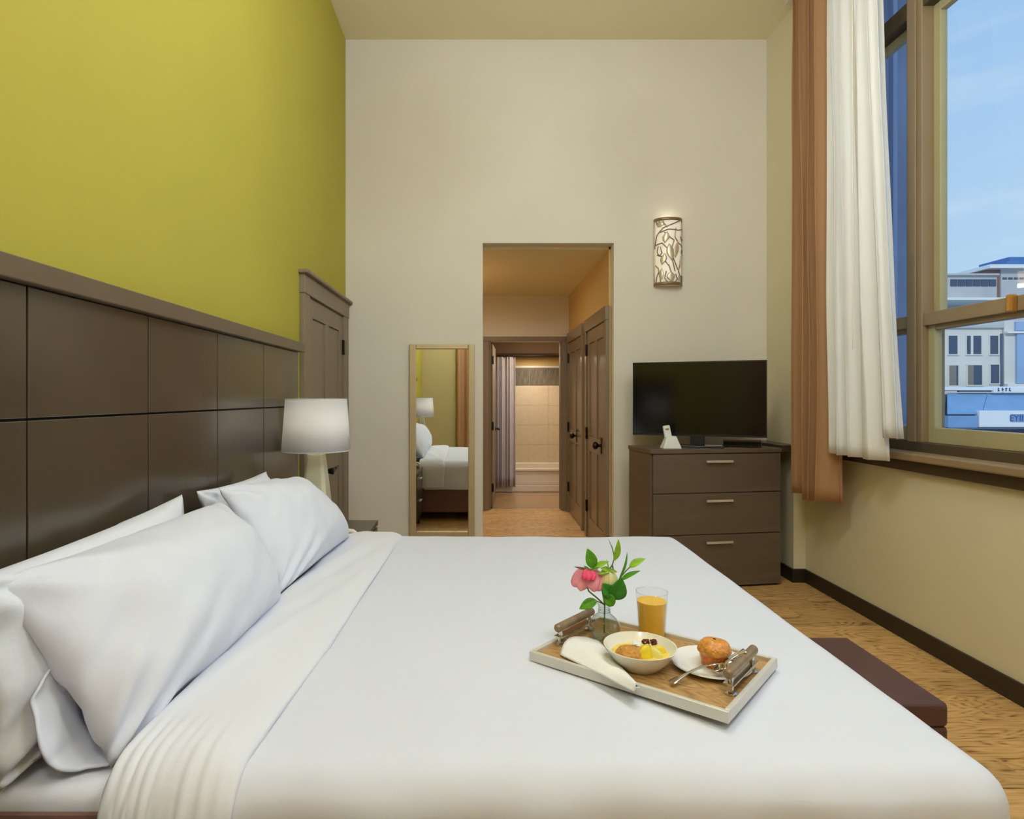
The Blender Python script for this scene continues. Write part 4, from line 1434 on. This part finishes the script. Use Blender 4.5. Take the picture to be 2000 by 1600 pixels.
# glass of juice
c = on_tray(1273, 1245)
gl = empty('drinking_glass', c)
tag(gl, 'tall clear glass of orange juice at the back of the tray', 'glass')
s_ = c.y / F
gh = (1245 - 1158) * s_ + .004
put('body', MB().lathe(c, [(0, .002), (.84 * 30 * s_, .0), (30.5 * s_, gh)], 40, cap=False), M['cup_glass'], gl, smooth=True)
jz = gh * .80
put('juice', MB().lathe(c, [(0, .008), (.81 * 29 * s_, .008), (28.2 * s_, jz), (0, jz)], 40, cap=False), M['juice'], gl, smooth=True)
put('rim', MB().tube([c + Vector((30 * s_ * math.cos(i * PI / 20), 30 * s_ * math.sin(i * PI / 20), gh)) for i in range(41)], .0011, 6), M['cup_glass'], gl, smooth=True)

# plate and muffin
c = on_tray(1388, 1304)
pl = empty('plate', c)
tag(pl, 'round white plate under the muffin on the tray', 'plate')
s_ = c.y / F
PR = 75 * s_
put('body', MB().lathe(c, [(0, .001), (PR * .55, .0), (PR * .62, .002), (PR, .014), (PR * .985, .017), (PR * .62, .006), (PR * .55, .005), (0, .005)], 56, cap=False), M['plate_white'], pl, smooth=True)
mc = c + Vector((.010, .002, .0055))
mf = empty('muffin', mc)
tag(mf, 'golden brown muffin in a paper case on the white plate', 'muffin')
mr0 = 27 * s_
put('cake', MB().lathe(mc, [(0, 0), (mr0 * .82, 0), (mr0 * .98, .034)], 32, cap=False), M['muffin_side'], mf, smooth=True)


def mtop(u, v):
    a_ = 2 * PI * u
    b_ = PI * .5 * v
    r = mr0 * 1.2 * (1 + .03 * noise.noise(Vector((math.cos(a_) * 2, math.sin(a_) * 2, v * 2))))
    rr = r * (math.cos(b_ * .98) ** .7)
    z = .033 + .032 * math.sin(b_) + .003 * noise.noise(Vector((math.cos(a_) * 3 * (1 - v), math.sin(a_) * 3 * (1 - v), 9)))
    if v < .05:
        rr, z = mr0 * .95, .028
    return mc + Vector((rr * math.cos(a_), rr * math.sin(a_), z))


put('crown', MB().grid(mtop, 32, 14), M['muffin_top'], mf, smooth=True)


def paper(u, v):
    a_ = 2 * PI * u
    r = mr0 * (.84 + .18 * v) + .0012 * math.sin(a_ * 24) + .001
    return mc + Vector((r * math.cos(a_), r * math.sin(a_), .001 + .035 * v))


put('paper_case', MB().grid(paper, 144, 3), M['muffin_paper'], mf, smooth=True)


# cutlery
def fork(name, p0, p1, lift, label, kind):
    p0, p1 = Vector(p0), Vector(p1)
    d_ = p1 - p0
    ln = d_.length
    d_.normalize()
    side = d_.cross(Vector((0, 0, 1))).normalized()
    r = empty(name, p0)
    tag(r, label, name)

    def strip(u, v):
        w_ = (.011 - .008 * min(1, v / .35)) if v < .35 else .003 + .002 * (v - .35)
        w_ *= (.75 + .25 * min(1, v / .05))
        return p0 + d_ * (ln * .68 * v) + side * ((u - .5) * 2 * w_) + Vector((0, 0, lift * math.sin(PI * v * .8) + .002))
    put('shaft', MB().grid(strip, 4, 20), M['chrome'], r, smooth=True, solid=.0022, flat_angle=180)
    hb_ = p0 + d_ * (ln * .68) + Vector((0, 0, lift * math.sin(PI * .8) + .002))
    if kind == 'fork':
        def head(u, v):
            w_ = .004 + .008 * min(1, v * 2)
            return hb_ + d_ * (ln * .14 * v) + side * ((u - .5) * 2 * w_) + Vector((0, 0, -.004 * math.sin(PI * v)))
        put('head', MB().grid(head, 4, 8), M['chrome'], r, smooth=True, solid=.002, flat_angle=180)
        for k in range(4):
            o_ = side * (-.0105 + .007 * k)
            a_ = hb_ + d_ * (ln * .135) + o_
            put('tine', MB().tube([a_, a_ + d_ * ln * .09 + Vector((0, 0, -.001)), a_ + d_ * ln * .18 + Vector((0, 0, .004))], [.0018, .0016, .0008], 6), M['chrome'], r, smooth=True)
    else:
        def head(u, v):
            a_ = 2 * PI * u
            return hb_ + d_ * (ln * .16 + ln * .17 * v * math.cos(a_)) + side * (.019 * v * math.sin(a_)) + Vector((0, 0, -.006 * (1 - v * v)))
        put('bowl', MB().grid(head, 24, 6), M['chrome'], r, smooth=True, solid=.0016, flat_angle=180)
    return r


f0 = on_tray(1310, 1338, .010)
f1 = on_tray(1448, 1314, .0)
f1.z = c.z + .030
f0.z += .002
fork('fork', f0, f1, .012, 'silver fork leaning on the plate in front of the muffin', 'fork')
k0 = tm_ @ Vector((THA - .03, .03, .07))
k1 = on_tray(1402, 1322, .012)
k1.z = c.z + .022
fork('spoon', k0, k1 + (k1 - k0) * .12, .004, 'silver spoon resting from the tray handle onto the plate', 'spoon')

# napkin: a rolled cone of white cloth lying over the front rim
na, nb, ntip = on_tray(1094, 1282, .006), on_tray(1168, 1254, .006), on_tray(1243, 1350, .016)


def napk(u, v):
    base = na * (1 - u) + nb * u
    bow = math.sin(PI * u)
    p_ = base * (1 - v) + ntip * v
    p_ += (na - ntip).normalized() * .035 * bow * (1 - v) ** 2
    w_ = (nb - na).normalized()
    p_ += w_ * (u - .5) * .022 * v
    p_.z += (.004 + .017 * bow * (1 - v * .3)) + .003 * noise.noise(Vector((u * 4, v * 4, 1)))
    return p_


def napk_low(u, v):
    p_ = napk(u, v)
    p_.z -= (.016 * math.sin(PI * u) * (1 - v * .3)) * .75
    return p_


nk = empty('napkin', (na + nb + ntip) / 3)
tag(nk, 'white napkin folded to a point over the near edge of the tray', 'napkin')
put('upper_layer', MB().grid(napk, 20, 28), M['napkin'], nk, smooth=True, solid=.0035, flat_angle=180)
put('lower_layer', MB().grid(napk_low, 20, 28), M['napkin'], nk, smooth=True, solid=.003, flat_angle=180)

# vase and flowers
c = on_tray(1180, 1248)
VY = c.y
vs_ = empty('vase', c)
tag(vs_, 'small clear glass vase holding the flowers on the tray', 'vase')
s_ = VY / F
vz = lambda py: (1248 - py) * s_
prof = [(0, .001), (20 * s_, 0), (26 * s_, vz(1242)), (31 * s_, vz(1228)), (30 * s_, vz(1217)), (22 * s_, vz(1206)), (13 * s_, vz(1198)), (10.5 * s_, vz(1190)), (12 * s_, vz(1182)), (15.5 * s_, vz(1176))]
pin = [(max(0, r - .0016), z + .002) for r, z in reversed(prof)]
pin[0] = (15.0 * s_, vz(1176))
put('body', MB().lathe(c, prof, 40, cap=False), M['vase_glass'], vs_, smooth=True)
put('water', MB().lathe(c, [(0, .005), (18 * s_, .005), (25 * s_, vz(1241)), (29 * s_, vz(1228)), (28.5 * s_, vz(1218)), (0, vz(1218))], 32, cap=False), M['vase_glass'], vs_, smooth=True)
nring = MB()
for pz in (1194, 1190):
    nring.tube([c + Vector((11.4 * s_ * math.cos(i * PI / 12), 11.4 * s_ * math.sin(i * PI / 12), vz(pz))) for i in range(25)], .0012, 6)
put('neck_ring', nring, M['vase_glass'], vs_, smooth=True)


def F3(px, py, dy=0.0):
    return at(px, py, VY + dy)


def leaf(parent, base, tip, width, m, bend=.15, nrm=None, name='leaf'):
    base, tip = Vector(base), Vector(tip)
    d_ = tip - base
    ln = d_.length
    t_ = d_.normalized()
    n_ = Vector(nrm) if nrm else Vector((0, -1, .25))
    n_ = (n_ - t_ * n_.dot(t_)).normalized()
    sd = t_.cross(n_)

    def fn(u, v):
        w_ = width * math.sin(PI * v ** .8) ** .85 if 0 < v < 1 else 0.0
        a_ = (u - .5) * 2
        return base + d_ * v + sd * a_ * w_ + n_ * (abs(a_) * w_ * .35 + bend * ln * math.sin(PI * v) * .5)
    return put(name, MB().grid(fn, 6, 12), m, parent, smooth=True, solid=.0007, flat_angle=180)


inside = F3(1180, 1236)
neck = F3(1181, 1182)
# pink rose
ro = empty('pink_rose', inside)
tag(ro, 'open pink rose drooping to the left of the vase', 'flower')
rcx, rcz = 1147, 1131
hc = F3(rcx + 2, rcz - 14, -.012)
put('stem', MB().tube([inside, neck, F3(1166, 1168, -.008), F3(1150, 1155, -.012), F3(1142, 1135, -.006), F3(1150, 1118, .0)], .0022, 8), M['stem'], ro, smooth=True)


def petal(px0, py0, px1, py1, wpx, dy, m, curl=.3):
    b0, b1 = F3(px0, py0, dy), F3(px1, py1, dy - .01)
    d_ = b1 - b0
    t_ = d_.normalized()
    n_ = Vector((0, -1, 0))
    sd = t_.cross(n_).normalized()
    w = wpx * s_

    def fn(u, v):
        a_ = (u - .5) * 2
        k = math.sin(PI * (.12 + .80 * v)) ** .7
        tipn = .14 * w * math.cos(a_ * PI * .5) * v
        return b0 + d_ * v + t_ * tipn + sd * a_ * w * k + n_ * (-curl * w * a_ * a_ + .5 * w * math.sin(PI * .6 * v)) + Vector((0, .002 * noise.noise(Vector((u * 4, v * 4, px1))), 0))
    put('petal', MB().grid(fn, 12, 10), m, ro, smooth=True, solid=.001, flat_angle=180)


petal(1150, 1115, 1118, 1140, 17, .006, M['petal'], .2)
petal(1150, 1114, 1132, 1150, 15, .0, M['petal'], .3)
petal(1152, 1114, 1170, 1150, 17, .002, M['petal'], .3)
petal(1154, 1114, 1160, 1152, 15, -.006, M['petal'], .35)
petal(1152, 1113, 1148, 1146, 12, .012, M['petal'], .2)
petal(1150, 1113, 1172, 1138, 14, .012, M['petal'], .2)
petal(1146, 1115, 1150, 1132, 10, -.016, M['petal_deep'], .5)
petal(1150, 1114, 1140, 1130, 9, -.014, M['petal_deep'], .4)
petal(1154, 1114, 1158, 1132, 9, -.013, M['petal_deep'], .4)
for (px, py) in ((1121, 1107), (1166, 1122), (1140, 1105), (1172, 1108)):
    leaf(ro, F3(1152, 1114, -.008), F3(px, py, -.012), 2.5 * s_, M['twig'] if px < 1130 else M['leaf'], .1, name='sepal')
# pale bud
bd = empty('cream_rosebud', inside)
tag(bd, 'pale cream rosebud hanging upside down behind the green leaf', 'flower')
bc_ = F3(1189, 1128, .004)
for k in range(6):
    a0 = k * PI / 3

    def bp(u, v, a0=a0):
        a_ = a0 + (u - .5) * 1.5
        r = 17 * s_ * math.sin(PI * (.15 + .62 * v)) * (1 + .04 * (k % 2))
        return bc_ + Vector((r * math.cos(a_), r * math.sin(a_), (15 - 36 * v) * s_))
    put('petal', MB().grid(bp, 8, 10), M['bud'], bd, smooth=True, solid=.001, flat_angle=180)
put('stem', MB().tube([inside, neck, F3(1196, 1160, .012), F3(1201, 1130, .024), F3(1196, 1104, .012), F3(1189, 1112, .004)], .002, 8), M['stem'], bd, smooth=True)
for (px, py, w_) in ((1168, 1122, 5), (1206, 1118, 3), (1172, 1110, 5), (1184, 1092, 1.2), (1178, 1118, 6)):
    leaf(bd, F3(1189, 1112, -.006), F3(px, py, -.014), w_ * s_, M['leaf_light'], .15, name='sepal')


def sprig(label, stem_pts, leaves):
    sp_ = empty('leafy_sprig', inside)
    tag(sp_, label, 'plant', 'green sprigs in the vase')
    put('stem', MB().tube(stem_pts, .0016, 7), M['stem'], sp_, smooth=True)
    for (b0, b1, w_, mm, nr) in leaves:
        leaf(sp_, b0, b1, w_ * s_, M[mm], .12, nr)
    return sp_


sprig('green sprig with one broad leaf standing above the pink rose', [inside, neck, F3(1175, 1150, .012), F3(1165, 1115, .010), F3(1159, 1108, .0)],
      [(F3(1159, 1110), F3(1147, 1071), 11.5, 'leaf', None), (F3(1160, 1111), F3(1190, 1097, -.004), 7, 'leaf_light', (0, -.6, 1))])
sprig('green sprig with a tall forked leaf at the top of the bunch', [inside, neck, F3(1190, 1140, .018), F3(1192, 1112, .012), F3(1197, 1100, .006), F3(1199, 1092)],
      [(F3(1199, 1096), F3(1208, 1053), 7.5, 'leaf_light', (.4, -1, 0)), (F3(1199, 1096), F3(1188, 1053, .008), 2.6, 'leaf', (1, -.6, 0))])
sprig('green sprig with long leaves reaching to the right', [inside, neck, F3(1202, 1150, .004), F3(1210, 1130, .002), F3(1222, 1116), F3(1232, 1106)],
      [(F3(1229, 1109), F3(1261, 1091), 8, 'leaf_light', (0, -.7, 1)), (F3(1210, 1128), F3(1225, 1079, .004), 4, 'leaf', (.8, -1, 0)), (F3(1212, 1134), F3(1251, 1115, -.008), 5.5, 'leaf', (0, -.7, 1))])
sprig('broad dark green leaf over the mouth of the vase', [inside, neck, F3(1188, 1168, -.008), F3(1192, 1160, -.014)],
      [(F3(1199, 1172, -.012), F3(1214, 1128, -.02), 17, 'leaf_dark', (.1, -1, .3)), (F3(1197, 1165, -.02), F3(1176, 1140, -.016), 13, 'leaf_dark', (-.2, -1, .5)), (F3(1198, 1184, -.016), F3(1178, 1154, -.018), 11, 'leaf', (-.1, -1, .2))])
sprig('green sprig with a single leaf drooping to the lower left', [inside, neck, F3(1170, 1176, -.008), F3(1163, 1174, -.01)],
      [(F3(1166, 1173, -.01), F3(1131, 1190, -.014), 10, 'leaf', (-.2, -.9, .7))])
